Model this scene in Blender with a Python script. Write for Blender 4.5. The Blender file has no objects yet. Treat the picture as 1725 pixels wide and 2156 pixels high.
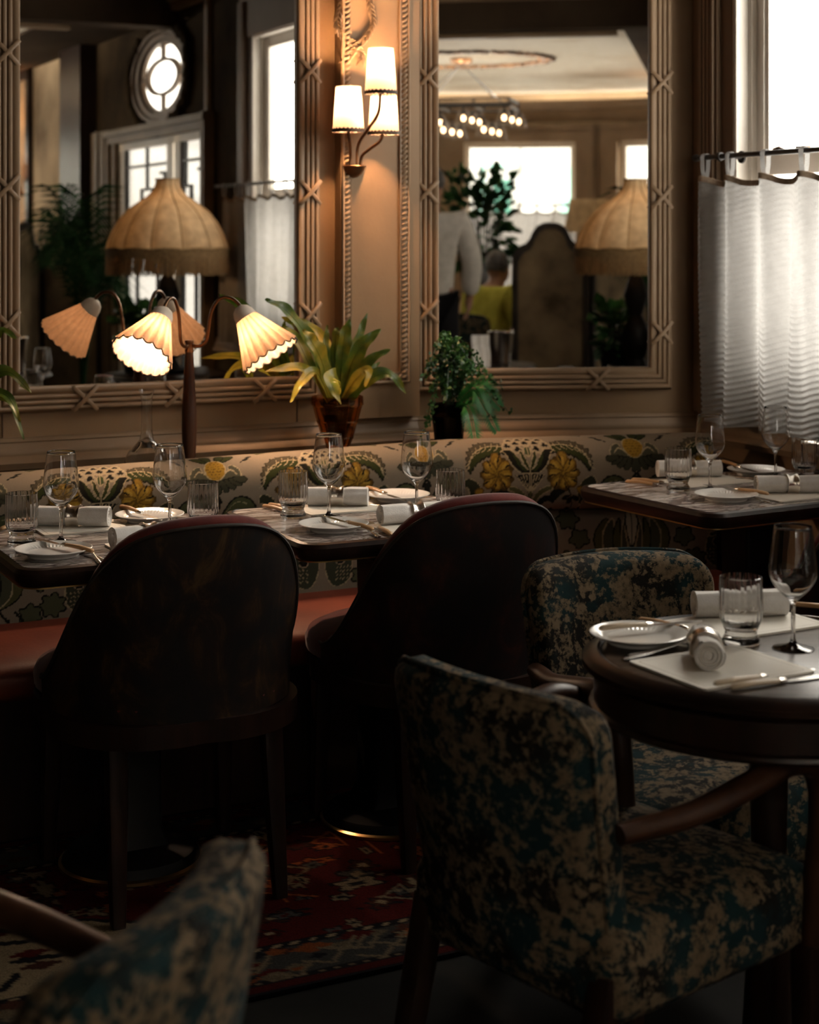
import bpy, bmesh, math, random
import numpy as np
from mathutils import Vector, Matrix
PI = math.pi
R = math.radians
random.seed(7)
scn = bpy.context.scene
COL = scn.collection

# ------------------------------------------------------------------ camera, light, exposure
EYE = 1.48
cam_d = bpy.data.cameras.new('camera')
cam = bpy.data.objects.new('camera', cam_d)
COL.objects.link(cam)
cam.location = (0, 0, EYE)
cam.rotation_euler = (PI / 2, 0, 0)
cam_d.sensor_fit = 'VERTICAL'
cam_d.sensor_height = 36.0
cam_d.sensor_width = 28.8
cam_d.lens = 3500 / 2156 * 36.0
cam_d.shift_y = -578 / 2156
cam_d.clip_start = 0.05
cam_d.dof.use_dof = True
cam_d.dof.focus_distance = 3.8
cam_d.dof.aperture_fstop = 3.8
scn.camera = cam
WORLD = bpy.data.worlds.new('overcast_sky')
scn.world = WORLD
WORLD.use_nodes = True
SKY = 11.0
bgn = WORLD.node_tree.nodes['Background']
bgn.inputs[0].default_value = (1.0, 0.93, 0.82, 1)
bgn.inputs[1].default_value = SKY
scn.view_settings.view_transform = 'Standard'
scn.view_settings.look = 'None'
scn.view_settings.exposure = 0.35
scn.view_settings.gamma = 1.0
scn.view_settings.use_curve_mapping = False
cy = scn.cycles
cy.max_bounces = 24
cy.diffuse_bounces = 4
cy.glossy_bounces = 6
cy.transmission_bounces = 20
cy.transparent_max_bounces = 24
cy.sample_clamp_indirect = 3.0
cy.sample_clamp_direct = 0
cy.caustics_reflective = True
cy.caustics_refractive = True
cy.blur_glossy = 0.5
cy.use_denoising = True

# ------------------------------------------------------------------ the plan of the room
Y0 = 5.45
c5, s5 = 2 / math.sqrt(5), 1 / math.sqrt(5)
UWIN = 0.931            # inner face of the window wall
TZ = 0.77               # table height
def UN(u, n, z=0.0):    # u along the long wall, n out of it into the room
    return Vector((c5 * u + s5 * n, Y0 + s5 * u - c5 * n, z))
YR = Y0 + 0.0085
tR = 0.135
kR = math.hypot(1, tR)
vR = Vector((1 / kR, tR / kR, 0)); nR = Vector((tR / kR, -1 / kR, 0))
def RW(x, d, z=0.0):    # x along the short mirror wall, d out of it
    return Vector((0, YR, 0)) + vR * x + nR * d + Vector((0, 0, z))
def WW(x, d, z=0.0):    # x (=n) along the window wall, d into the room
    return UN(UWIN - d, x, z)
def TT(px, py, z=TZ):   # a point of the table plane seen at this spot of the photo
    y = (EYE - z) * 3500 / (py - 500)
    return Vector(((px - 862) / 3500 * y, y, z))
def portal(center, direction, w, h):
    l = bpy.data.lights.new('window_portal', 'AREA')
    l.shape = 'RECTANGLE'; l.size = w; l.size_y = h; l.energy = 1
    l.cycles.is_portal = True
    o = bpy.data.objects.new('window_portal', l); COL.objects.link(o)
    o.location = center
    o.rotation_euler = Vector(direction).to_track_quat('-Z', 'Z').to_euler()
n5 = Vector((s5, -c5, 0)); u5 = Vector((c5, s5, 0))
portal(UN(UWIN + .12, 1.44, 1.80), -u5, 1.84, 1.76)
portal(UN(UWIN + .12, 3.42, 1.76), -u5, .8, 1.68)
portal(UN(UWIN + .12, 5.5, 1.35), -u5, 1.8, 2.7)
BU, BN, BR = -0.809, 7.01, 4.0      # the round bay at the far end
def BAY(th, r, z=0.0):
    a = R(th)
    return UN(BU + r * math.sin(a), BN + r * math.cos(a), z)
BAYWIN = [(-52, -38), (-31, -17), (-11.6, 4.3), (10.3, 22.5)]
for a, b in BAYWIN:
    m_ = (a + b) / 2
    p = BAY(m_, BR + .12, 1.72)
    portal(p, BAY(m_, 0) - BAY(m_, 1), BR * R(b - a), 1.6)

# ------------------------------------------------------------------ mesh helpers
class MB:
    def __init__(s): s.v = []; s.f = []
    def add(s, vs, fs, M=None):
        o = len(s.v)
        s.v += [(M @ Vector(p)) if M is not None else Vector(p) for p in vs]
        s.f += [tuple(i + o for i in q) for q in fs]
        return s
    def hexa(s, p, M=None):
        return s.add(p, [(0, 3, 2, 1), (4, 5, 6, 7), (0, 1, 5, 4), (1, 2, 6, 5), (2, 3, 7, 6), (3, 0, 4, 7)], M)
    def box(s, a, b, T=None, M=None):
        x0, y0, z0 = a; x1, y1, z1 = b
        p = [(x0, y0, z0), (x1, y0, z0), (x1, y1, z0), (x0, y1, z0), (x0, y0, z1), (x1, y0, z1), (x1, y1, z1), (x0, y1, z1)]
        if T: p = [T(*q) for q in p]
        return s.hexa(p, M)
    def grid(s, P, closed_u=False, closed_v=False, M=None):
        nu, nv = len(P), len(P[0])
        vs = [q for row in P for q in row]
        fs = []
        for i in range(nu if closed_u else nu - 1):
            for j in range(nv if closed_v else nv - 1):
                a = i * nv + j; b = ((i + 1) % nu) * nv + j
                a2 = i * nv + (j + 1) % nv; b2 = ((i + 1) % nu) * nv + (j + 1) % nv
                fs.append((a, b, b2, a2))
        return s.add(vs, fs, M)
    def lathe(s, prof, seg=24, M=None, rib=None):
        # closed profile ends on the axis when r==0
        P = []
        for k in range(seg):
            a = 2 * PI * k / seg
            row = []
            for i, (r, z) in enumerate(prof):
                rr = r * (rib(a, i) if rib else 1)
                row.append((rr * math.cos(a), rr * math.sin(a), z))
            P.append(row)
        return s.grid(P, closed_u=True, M=M)
    def tube(s, pts, rad, seg=8, M=None, flat=None, caps=True):
        pts = [Vector(p) for p in pts]
        n = len(pts)
        rad = rad if isinstance(rad, (list, tuple)) else [rad] * n
        t0 = (pts[1] - pts[0]).normalized()
        ref = Vector((0, 0, 1)) if abs(t0.z) < .9 else Vector((1, 0, 0))
        e1 = t0.cross(ref).normalized()
        rows = []
        for i in range(n):
            t = (pts[min(i + 1, n - 1)] - pts[max(i - 1, 0)]).normalized()
            e1 = (e1 - t * e1.dot(t))
            e1 = e1.normalized() if e1.length > 1e-6 else t.orthogonal().normalized()
            e2 = t.cross(e1)
            k = flat or 1.0
            rows.append([pts[i] + e1 * rad[i] * math.cos(2 * PI * j / seg) + e2 * rad[i] * k * math.sin(2 * PI * j / seg) for j in range(seg)])
        o = len(s.v)
        s.grid(rows, closed_v=True, M=M)
        if caps:
            s.f.append(tuple(o + j for j in range(seg)))
            s.f.append(tuple(o + (n - 1) * seg + j for j in reversed(range(seg))))
        return s
    def ball(s, c, r, seg=10, ring=6, M=None):
        rx, ry, rz = r if isinstance(r, (tuple, list)) else (r, r, r)
        P = []
        for i in range(seg):
            a = 2 * PI * i / seg
            P.append([(c[0] + rx * math.sin(PI * j / ring) * math.cos(a), c[1] + ry * math.sin(PI * j / ring) * math.sin(a), c[2] + rz * math.cos(PI * j / ring)) for j in range(ring + 1)])
        return s.grid(P, closed_u=True, M=M)
    def prism(s, poly, h0, h1, T):
        # poly: list of (a, b); T(a, b, h) -> point
        n = len(poly)
        vs = [T(a, b, h0) for a, b in poly] + [T(a, b, h1) for a, b in poly]
        fs = [tuple(range(n)), tuple(reversed(range(n, 2 * n)))] + [(i, (i + 1) % n, n + (i + 1) % n, n + i) for i in range(n)]
        return s.add(vs, fs)
    def mesh(s, name, smooth=35, recalc=True):
        me = bpy.data.meshes.new(name)
        me.from_pydata([tuple(p) for p in s.v], [], s.f)
        bm = bmesh.new(); bm.from_mesh(me)
        bmesh.ops.remove_doubles(bm, verts=bm.verts, dist=1e-6)
        if recalc: bmesh.ops.recalc_face_normals(bm, faces=bm.faces)
        bm.to_mesh(me); bm.free()
        if smooth:
            me.shade_smooth()
            if smooth < 180: me.set_sharp_from_angle(angle=R(smooth))
        return me
def link(name, me, mat, parent=None):
    o = bpy.data.objects.new(name, me)
    COL.objects.link(o)
    if mat and not me.materials: me.materials.append(mat)
    if parent: o.parent = parent
    return o
def obj(name, mb, mat, parent=None, smooth=35, recalc=True):
    return link(name, mb.mesh(name, smooth, recalc), mat, parent)
def tag(o, label=None, cat=None, group=None, kind=None):
    if label: o['label'] = label
    if cat: o['category'] = cat
    if group: o['group'] = group
    if kind: o['kind'] = kind
    return o
def thing(name, label, cat, loc=(0, 0, 0), rz=0, group=None):
    o = bpy.data.objects.new(name, None)
    o.empty_display_size = .05
    COL.objects.link(o)
    o.location = loc; o.rotation_euler = (0, 0, rz)
    return tag(o, label, cat, group)
def struct(name, mb, mat, label=None, smooth=35):
    return tag(obj(name, mb, mat, None, smooth), label, None, None, 'structure')
def heading(d):     # turn about z that takes local +y to the direction d
    return math.atan2(-d[0], d[1])
_cache = {}
def cached(key, fn):
    if key not in _cache: _cache[key] = fn()
    return _cache[key]
def bulb(parent, loc, watts, color=(1, .55, .25), rad=.018):
    l = cached(('bulb', watts, color, rad), lambda: _mklight(watts, color, rad))
    o = bpy.data.objects.new('bulb', l); COL.objects.link(o)
    o.parent = parent; o.location = loc
    return o
def _mklight(w, col, rad):
    l = bpy.data.lights.new('bulb', 'POINT')
    l.energy = w; l.color = col; l.shadow_soft_size = rad
    return l
def spline(pts, n):
    pts = [Vector(p) for p in pts]
    P = [pts[0] * 2 - pts[1]] + pts + [pts[-1] * 2 - pts[-2]]
    out = []
    segs = len(pts) - 1
    for k in range(n):
        t = k / (n - 1) * segs
        i = min(int(t), segs - 1); f = t - i
        a, b, c, d = P[i], P[i + 1], P[i + 2], P[i + 3]
        out.append(.5 * ((2 * b) + (c - a) * f + (2 * a - 5 * b + 4 * c - d) * f * f + (3 * b - a - 3 * c + d) * f ** 3))
    return out
def rrect(x0, x1, y0, y1, r, k=6):
    out = []
    for cx, cy_, a0 in ((x1 - r, y1 - r, 0), (x0 + r, y1 - r, 90), (x0 + r, y0 + r, 180), (x1 - r, y0 + r, 270)):
        for i in range(k + 1):
            a = R(a0 + 90 * i / k)
            out.append((cx + r * math.cos(a), cy_ + r * math.sin(a)))
    return out
def sstep(a, b, x):
    t = min(1, max(0, (x - a) / (b - a))); return t * t * (3 - 2 * t)

# ------------------------------------------------------------------ materials
class NT:
    def __init__(s, name):
        s.m = bpy.data.materials.new(name); s.m.use_nodes = True
        s.t = s.m.node_tree; s.b = s.t.nodes['Principled BSDF']; s.out = s.t.nodes['Material Output']
    def n(s, typ, **kw):
        q = s.t.nodes.new('ShaderNode' + typ)
        for k, v in kw.items():
            if k in q.inputs: q.inputs[k].default_value = v
            else: setattr(q, k, v)
        return q
    def l(s, a, b): s.t.links.new(a, b)
    def coord(s, scale=(1, 1, 1), out='Object', rot=(0, 0, 0)):
        tc = s.n('TexCoord'); mp = s.n('Mapping')
        mp.inputs['Scale'].default_value = scale; mp.inputs['Rotation'].default_value = rot
        s.l(tc.outputs[out], mp.inputs['Vector']); return mp.outputs[0]
    def noise(s, vec, scale, detail=4, rough=.55, dist=0):
        q = s.n('TexNoise'); q.inputs['Scale'].default_value = scale; q.inputs['Detail'].default_value = detail
        q.inputs['Roughness'].default_value = rough; q.inputs['Distortion'].default_value = dist
        if vec is not None: s.l(vec, q.inputs['Vector'])
        return q.outputs['Fac']
    def ramp(s, fac, stops, interp='LINEAR'):
        q = s.n('ValToRGB'); cr = q.color_ramp; cr.interpolation = interp
        while len(cr.elements) < len(stops): cr.elements.new(.5)
        for e, (p, c) in zip(cr.elements, stops):
            e.position = p; e.color = (c[0], c[1], c[2], 1) if not isinstance(c, (int, float)) else (c, c, c, 1)
        s.l(fac, q.inputs[0]); return q.outputs[0]
    def mix(s, fac, a, b, mode='MIX'):
        q = s.n('Mix', data_type='RGBA', blend_type=mode)
        for sock, val in ((q.inputs[0], fac), (q.inputs[6], a), (q.inputs[7], b)):
            if hasattr(val, 'links') or isinstance(val, bpy.types.NodeSocket): s.l(val, sock)
            elif isinstance(val, (int, float)): sock.default_value = val
            else: sock.default_value = (val[0], val[1], val[2], 1)
        return q.outputs[2]
    def bump(s, h, strength=.2, dist=.01):
        q = s.n('Bump'); q.inputs['Strength'].default_value = strength; q.inputs['Distance'].default_value = dist
        s.l(h, q.inputs['Height']); s.l(q.outputs[0], s.b.inputs['Normal'])
    def base(s, c):
        if isinstance(c, bpy.types.NodeSocket): s.l(c, s.b.inputs['Base Color'])
        else: s.b.inputs['Base Color'].default_value = (c[0], c[1], c[2], 1)
        return s
    def p(s, **kw):
        names = dict(rough='Roughness', metal='Metallic', spec='Specular IOR Level', coat='Coat Weight', coatr='Coat Roughness', sheen='Sheen Weight', trans='Transmission Weight', ior='IOR', sss='Subsurface Weight')
        for k, v in kw.items(): s.b.inputs[names[k]].default_value = v
        return s
def mottled(name, c1, c2, scale=3, rough=.6, spec=.3, bump=0, bscale=40, detail=5, lo=.35, hi=.65, stretch=(1, 1, 1), **kw):
    t = NT(name)
    v = t.coord(stretch)
    t.base(t.ramp(t.noise(v, scale, detail), [(lo, c1), (hi, c2)]))
    t.p(rough=rough, spec=spec, **kw)
    if bump: t.bump(t.noise(v, bscale, 3), bump, .005)
    return t.m
def plain(name, c, rough=.5, spec=.4, **kw):
    # a touch of tonal variation so that no surface is dead flat
    return mottled(name, tuple(x * .88 for x in c), tuple(min(1, x * 1.1) for x in c), 14, rough, spec, **kw)
def glass(name, col=(1, 1, 1), rough=0.0, ior=1.46):
    t = NT(name)
    t.t.nodes.remove(t.b)
    g = t.n('BsdfGlass'); g.inputs['Color'].default_value = (*col, 1); g.inputs['Roughness'].default_value = rough; g.inputs['IOR'].default_value = ior
    t.l(g.outputs[0], t.out.inputs[0]); return t.m
def pane(name, tint=(1, 1, 1)):
    t = NT(name); t.t.nodes.remove(t.b)
    tr = t.n('BsdfTransparent'); tr.inputs[0].default_value = (*tint, 1)
    gl = t.n('BsdfGlossy'); gl.inputs['Roughness'].default_value = .02
    lw = t.n('LayerWeight'); lw.inputs[0].default_value = .5
    pw = t.n('Math', operation='POWER'); pw.inputs[1].default_value = 5.0; t.l(lw.outputs['Facing'], pw.inputs[0])
    fr = t.n('Math', operation='MULTIPLY_ADD'); fr.inputs[1].default_value = .5; fr.inputs[2].default_value = .03; t.l(pw.outputs[0], fr.inputs[0])
    mx = t.n('MixShader')
    t.l(fr.outputs[0], mx.inputs[0]); t.l(tr.outputs[0], mx.inputs[1]); t.l(gl.outputs[0], mx.inputs[2])
    t.l(mx.outputs[0], t.out.inputs[0]); return t.m
def cloth_thru(name, c, trans, mix=.5, bump=None, rough=.9, noise=0.12, nscale=30, fold=None):
    t = NT(name); t.t.nodes.remove(t.b)
    v = t.coord()
    nz = t.noise(v, nscale, 4)
    d = t.n('BsdfDiffuse'); tl = t.n('BsdfTranslucent'); mx = t.n('MixShader'); mx.inputs[0].default_value = mix
    t.l(t.ramp(nz, [(.3, tuple(x * (1 - noise) for x in c)), (.7, c)]), d.inputs[0])
    t.l(t.ramp(nz, [(.3, tuple(x * (1 - noise) for x in trans)), (.7, trans)]), tl.inputs[0])
    t.l(d.outputs[0], mx.inputs[1]); t.l(tl.outputs[0], mx.inputs[2]); t.l(mx.outputs[0], t.out.inputs[0])
    if fold:      # the cloth lies double in the folds of the pleats
        at = t.n('Attribute'); at.attribute_name = fold
        src = tl.inputs[0].links[0].from_socket
        t.l(t.mix(at.outputs['Fac'], src, tuple(x * .33 for x in trans)), tl.inputs[0])
    if bump:
        b = t.n('Bump'); b.inputs['Strength'].default_value = bump; b.inputs['Distance'].default_value = .004
        t.l(t.noise(t.coord((1, 1, 1)), 220, 2), b.inputs['Height']); t.l(b.outputs[0], d.inputs['Normal']); t.l(b.outputs[0], tl.inputs['Normal'])
    return t.m
def vcol_mat(name, rough=.8, spec=.2, weave=500, bump=.25, sheen=0.0, dark=.8):
    t = NT(name)
    a = t.n('Attribute'); a.attribute_name = 'pattern'
    nz = t.noise(t.coord(), weave, 2)
    t.base(t.mix(1.0, a.outputs['Color'], t.ramp(nz, [(.3, dark), (.7, 1.0)]), 'MULTIPLY'))
    t.p(rough=rough, spec=spec, sheen=sheen); t.bump(nz, bump, .002)
    return t.m

M = {}
M['plaster'] = mottled('cream_wall_paint', (.17, .102, .050), (.205, .128, .065), 2.2, .55, .3, .08, 60)
M['mould'] = mottled('cream_moulding_paint', (.175, .110, .060), (.21, .138, .079), 4, .5, .35, .06, 80)
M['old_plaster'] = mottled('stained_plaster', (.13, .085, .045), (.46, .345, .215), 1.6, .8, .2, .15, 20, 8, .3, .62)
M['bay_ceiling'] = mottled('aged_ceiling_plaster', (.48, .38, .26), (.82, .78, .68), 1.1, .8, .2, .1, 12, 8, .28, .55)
M['dark_plaster'] = mottled('dark_mottled_plaster', (.018, .011, .006), (.065, .044, .024), 1.8, .85, .03, .12, 20, 7, .3, .7)  # dark brown with random mottling
M['dark_ceiling'] = mottled('dark_ceiling_paint', (.035, .022, .014), (.055, .036, .022), 2, .85, .03)
M['white_paint'] = mottled('white_window_paint', (.76, .71, .64), (.84, .80, .74), 5, .4, .4, .05, 60)
M['brown_tone'] = mottled('brown_casing', (.085, .05, .027), (.13, .082, .047), 3, .45, .35, .05, 50, stretch=(1, 1, .15))  # mid brown, between the cream moulding and the dark wood
M['floor'] = mottled('dark_stone_floor', (.003, .003, .0028), (.014, .013, .011), 3, .65, .08, .1, 30, 9, .35, .75)
M['wood'] = mottled('dark_polished_wood', (.006, .0026, .0018), (.019, .008, .005), 6, .32, .25, 0, 40, 4, .3, .7, (6, 6, .5))
M['rim_wood'] = mottled('dark_table_rim_wood', (.006, .003, .002), (.018, .008, .005), 6, .3, .1)
M['casing_dark'] = mottled('aged_door_casing_paint', (.12, .08, .045), (.18, .125, .075), 3, .5, .3)
M['arm_wood'] = mottled('walnut_arm_wood', (.022, .008, .004), (.05, .020, .009), 5, .4, .2, 0, 40, 4, .3, .7, (5, 5, .6))
M['top_wood'] = mottled('grained_tabletop_wood', (.03, .021, .015), (.085, .063, .046), 3, .34, .22, .04, 60, 6, .3, .7, (1.2, 22, 1))
M['brass'] = plain('aged_brass', (.62, .40, .16), .28, metal=1.0)
M['silver'] = plain('polished_silver', (.82, .77, .70), .24, metal=1.0)
M['steel'] = plain('cutlery_steel', (.66, .64, .6), .2, metal=1.0)
M['iron'] = plain('black_iron', (.014, .012, .011), .45, .4)
M['bronze'] = mottled('dark_bronze', (.05, .025, .012), (.16, .08, .035), 9, .3, .5, metal=.8)
M['handle_wood'] = mottled('tan_knife_handle', (.36, .20, .09), (.52, .32, .16), 20, .4, .4, 0, 40, 3, .3, .7, (1, 6, 1))
M['bone'] = mottled('bone_knife_handle', (.50, .40, .28), (.62, .51, .37), 20, .35, .4)
M['porcelain'] = plain('white_porcelain', (.74, .72, .68), .16, .5)
M['linen'] = mottled('white_linen', (.70, .67, .63), (.80, .78, .75), 30, .9, .1, .25, 350)
M['card'] = mottled('ivory_menu_card', (.66, .62, .54), (.72, .68, .60), 6, .55, .3)
M['card_line'] = plain('menu_card_line', (.34, .29, .22), .6)
M['velvet'] = mottled('crimson_velvet', (.06, .008, .007), (.11, .016, .012), 12, .85, .15, .1, 200, sheen=.2)
M['red_leather'] = mottled('russet_leather_seat', (.075, .012, .005), (.115, .021, .009), 7, .5, .3, .12, 120)
M['black'] = plain('black_lacquer', (.005, .0045, .0045), .5, .12)
M['mirror'] = None
t = NT('aged_mirror_glass'); v = t.coord()
t.base(t.ramp(t.noise(v, 6, 6), [(.3, (.80, .77, .71)), (.6, (.90, .88, .84))])); t.p(rough=.008, metal=1.0); M['mirror'] = t.m
M['pane'] = pane('window_pane_glass')
M['pane_side'] = pane('bright_side_window_glass', (.95, .95, .95))
M['pane_dim'] = pane('dimmed_entrance_glass', (.32, .32, .32))  # grey tint added to cut the daylight from the doors and oval
M['glass'] = glass('clear_glass', (1, 1, 1))
M['amber'] = glass('amber_cut_glass', (.88, .66, .40))
M['smoke'] = glass('smoked_glass', (.30, .29, .26))
M['curtain'] = cloth_thru('sheer_white_curtain', (.48, .45, .42), (.19, .188, .185), .6, .5)
M['header'] = mottled('taupe_curtain_band', (.16, .115, .08), (.24, .18, .13), 60, .9, .1, .3, 300)
M['shade'] = cloth_thru('pleated_silk_shade', (.46, .33, .24), (.095, .056, .032), .6, None, .9, .25, 45, 'fold')
M['sconce_shade'] = cloth_thru('cream_card_shade', (.74, .62, .52), (.115, .092, .075), .55, None, .9, .06, 12)
M['parchment'] = cloth_thru('parchment_lampshade', (.60, .46, .29), (.62, .42, .22), .35, None, .9, .4, 16)
M['fringe'] = mottled('tan_silk_fringe', (.13, .075, .03), (.30, .19, .09), 120, .8, .2)
M['trim'] = plain('brown_shade_trim', (.012, .006, .003), .7)
M['cap'] = plain('pale_linen_cap', (.55, .47, .39), .7)
def leaf_mat(name, c1, c2, c3, trans=.35, rough=.38, spec=.35):
    t = NT(name)
    v = t.coord(); f = t.noise(v, 9, 4)
    col = t.ramp(f, [(.34, c1), (.5, c2), (.68, c3)])
    t.base(col); t.p(rough=rough, spec=spec)
    tl = t.n('BsdfTranslucent'); t.l(col, tl.inputs[0]); mx = t.n('MixShader'); mx.inputs[0].default_value = trans
    t.l(t.b.outputs[0], mx.inputs[1]); t.l(tl.outputs[0], mx.inputs[2]); t.l(mx.outputs[0], t.out.inputs[0]); return t.m
M['frond'] = leaf_mat('fern_frond_green', (.018, .045, .006), (.06, .095, .010), (.19, .15, .014))
M['frond_y'] = leaf_mat('fern_frond_yellow', (.07, .10, .010), (.24, .185, .018), (.42, .27, .03))
M['ivy'] = leaf_mat('dark_fern_leaf', (.006, .022, .005), (.014, .05, .012), (.035, .12, .03), .2)
M['fern_bright'] = leaf_mat('bright_fern_leaf', (.010, .07, .015), (.02, .13, .03), (.05, .20, .05), .3)  # brighter green of the feathery front fronds
M['palm'] = leaf_mat('palm_leaf', (.004, .014, .003), (.008, .028, .007), (.018, .05, .014), .12, .75, .06)
M['soil'] = mottled('potting_soil', (.010, .006, .004), (.03, .018, .01), 60, .9, .1, .4, 80)
def marble():
    t = NT('veined_marble'); v = t.coord((1.0, 2.4, 1), rot=(0, 0, R(25)))
    a = t.noise(v, 3.6, 8, .60, 2.0); b = t.noise(v, 10, 6, .6, 1.4)
    c = t.mix(1.0, t.ramp(a, [(.40, (.62, .57, .53)), (.47, (.20, .15, .135)), (.50, (.10, .07, .065)), (.54, (.42, .36, .33)), (.62, (.66, .62, .58))]),
              t.ramp(b, [(.42, 1.0), (.49, .55), (.53, .95), (.6, 1.0)]), 'MULTIPLY')
    t.base(c); t.p(rough=.16, spec=.45); return t.m
M['marble'] = marble()
def toile():
    t = NT('teal_and_beige_toile_fabric'); v = t.coord()
    a = t.noise(v, 23, 8, .68, .7); b = t.noise(v, 70, 5, .7); d = t.noise(v, 8, 4)
    mixf = t.n('Math', operation='ADD'); 
    m1 = t.n('Math', operation='MULTIPLY'); m1.inputs[1].default_value = .38; t.l(b, m1.inputs[0])
    m2 = t.n('Math', operation='MULTIPLY'); m2.inputs[1].default_value = .62; t.l(a, m2.inputs[0])
    t.l(m1.outputs[0], mixf.inputs[0]); t.l(m2.outputs[0], mixf.inputs[1])
    darkc = t.mix(t.ramp(d, [(.45, 0), (.56, 1)]), (.005, .017, .019), (.006, .005, .004))
    lightc = t.ramp(b, [(.35, (.055, .037, .020)), (.6, (.13, .096, .060))])
    t.base(t.mix(t.ramp(mixf.outputs[0], [(.485, 0), (.525, 1)]), darkc, lightc))
    t.p(rough=.9, spec=.12); t.bump(t.noise(v, 420, 2), .3, .002); return t.m
M['toile'] = toile()
def burl():
    t = NT('dark_tapestry_chair_back'); v = t.coord((1, 1, .55))
    a = t.noise(v, 9, 8, .68, 1.5)
    t.base(t.ramp(a, [(.42, (.003, .002, .002)), (.53, (.009, .004, .002)), (.61, (.026, .012, .004)), (.74, (.05, .03, .009))]))
    t.p(rough=.6, spec=.15); return t.m
M['burl'] = burl()
def burl_red():
    t = NT('dark_red_tapestry_chair_back'); v = t.coord((1, 1, .55))
    a = t.noise(v, 8, 8, .68, 1.5)
    t.base(t.ramp(a, [(.44, (.003, .0015, .0015)), (.56, (.011, .003, .002)), (.70, (.034, .008, .004))]))
    t.p(rough=.6, spec=.15); return t.m
M['burl_red'] = burl_red()
M['damask'] = vcol_mat('floral_damask', .9, .04, 700, .2)
M['rug'] = vcol_mat('rug_pile', .95, .05, 260, .5, .0, .55)
M['screen_cloth'] = mottled('aged_screen_canvas', (.028, .017, .009), (.25, .18, .105), 3.5, .8, .15, .08, 60, 7, .25, .75)
M['screen_wood'] = plain('black_screen_frame', (.012, .007, .005), .35, .4)
M['jacket'] = mottled('pale_grey_jacket_cloth', (.50, .46, .41), (.60, .56, .50), 20, .9, .1, .2, 300)
M['trouser'] = plain('black_trouser_cloth', (.012, .011, .012), .9, .1)
M['skin'] = plain('skin', (.32, .17, .11), .5, .3)
M['hair'] = mottled('dark_grey_hair', (.03, .027, .025), (.09, .08, .075), 40, .6, .3)
M['green_cloth'] = mottled('yellow_green_jumper', (.42, .40, .06), (.55, .52, .10), 18, .9, .1, .2, 200)
M['bulb_glow'] = None
t = NT('glowing_bulb'); t.b.inputs['Emission Color'].default_value = (1, .62, .34, 1); t.b.inputs['Emission Strength'].default_value = 9; M['bulb_glow'] = t.m
t = NT('added_light_strip'); t.b.inputs['Emission Color'].default_value = (1, .95, .87, 1); t.b.inputs['Emission Strength'].default_value = 60; M['fill_strip'] = t.m  # emitter for the strips added on beam and cornice
M['facade'] = mottled('white_street_facade', (.24, .25, .245), (.28, .29, .285), 1, .8, .2)
M['facade_green'] = plain('sea_green_paint', (.02, .10, .075), .6)
M['facade_teal'] = plain('pale_teal_paint', (.12, .235, .21), .6)
M['bounce_floor'] = mottled('pale_bounce_floor', (.38, .34, .28), (.5, .46, .39), 2, .5, .3)  # pale tone invented so the bay floor bounces daylight up
M['pavement'] = plain('pale_pavement', (.7, .7, .68), .9)

# ------------------------------------------------------------------ room shell
def wall_boxes(mb, T, x0, x1, z0, z1, d0, d1, holes):
    xs = x0
    for xa, xb, za, zb in sorted(holes):
        if xa > xs: mb.box((xs, d0, z0), (xa, d1, z1), T)
        if za > z0: mb.box((xa, d0, z0), (xb, d1, za), T)
        if zb < z1: mb.box((xa, d0, zb), (xb, d1, z1), T)
        xs = xb
    if xs < x1: mb.box((xs, d0, z0), (x1, d1, z1), T)
H = 3.15
struct('floor', MB().box((-4.6, -.4, -.1), (1.4, 11.4, 0), UN), M['floor'], 'dark polished stone floor around the patterned rug')
struct('ceiling', MB().box((-4.6, -.4, H), (1.4, 5.25, H + .2), UN), M['dark_ceiling'])
struct('ceiling_far', MB().box((-4.6, 5.25, 2.9), (.30, 11.4, 3.1), UN), M['bay_ceiling'])
struct('ceiling_side', MB().box((.30, 5.25, 2.88), (1.4, 11.4, 3.1), UN), M['dark_ceiling'])  # dark colour stands in for the dimness of this ceiling strip
struct('trim_18', MB().box((-3.9, 5.35, 2.80), (.2, 5.39, 2.81), UN), M['fill_strip'], 'added warm light strip on the far side of the ceiling beam')  # unseen strip added behind the beam to light up the far ceiling
mb = MB().box((-4.4, 5.12, 2.80), (.93, 5.32, H), UN); struct('trim_1', mb, M['dark_ceiling'], 'dark ceiling beam reflected in the right mirror')
mb = MB().box((-4.4, 5.32, 2.775), (.30, 5.335, 2.85), UN).box((-4.4, 5.335, 2.775), (.30, 5.41, 2.795), UN).box((-4.4, 5.07, 2.98), (.93, 5.12, 3.03), UN)
struct('trim_2', mb, M['mould'])
struct('wall_left', MB().box((-4.4, -.2, 0), (.03, 0, H), UN), M['plaster'])
struct('wall_back', MB().box((.0, -.12, 0), (1.03, 0, H), RW), M['plaster'])
A_W = (.527, 2.36, .93, 2.66); B_W = (3.02, 3.80, .93, 2.60); DOOR = (4.62, 6.42, 0, 2.13); OV = (4.95, 6.0, 2.22, 2.84)
def hexa_wall(T, lst, x0, x1):
    mb = MB(); wall_boxes(mb, T, x0, x1, 0, H, -.10, 0, lst); return mb
struct('wall_window', hexa_wall(WW, [A_W, B_W], .02, 4.05), M['plaster'])
mb = MB()
mb.box((4.05, -.032, 0), (4.62, 0, H), WW); mb.box((6.42, -.032, 0), (7.0, 0, H), WW)
for xa, xb, za, zb in ((4.62, 6.42, 2.13, 2.22), (4.62, 4.95, 2.22, 2.84), (6.0, 6.42, 2.22, 2.84), (4.62, 6.42, 2.84, H)): mb.box((xa, -.032, za), (xb, 0, zb), WW)
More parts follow.
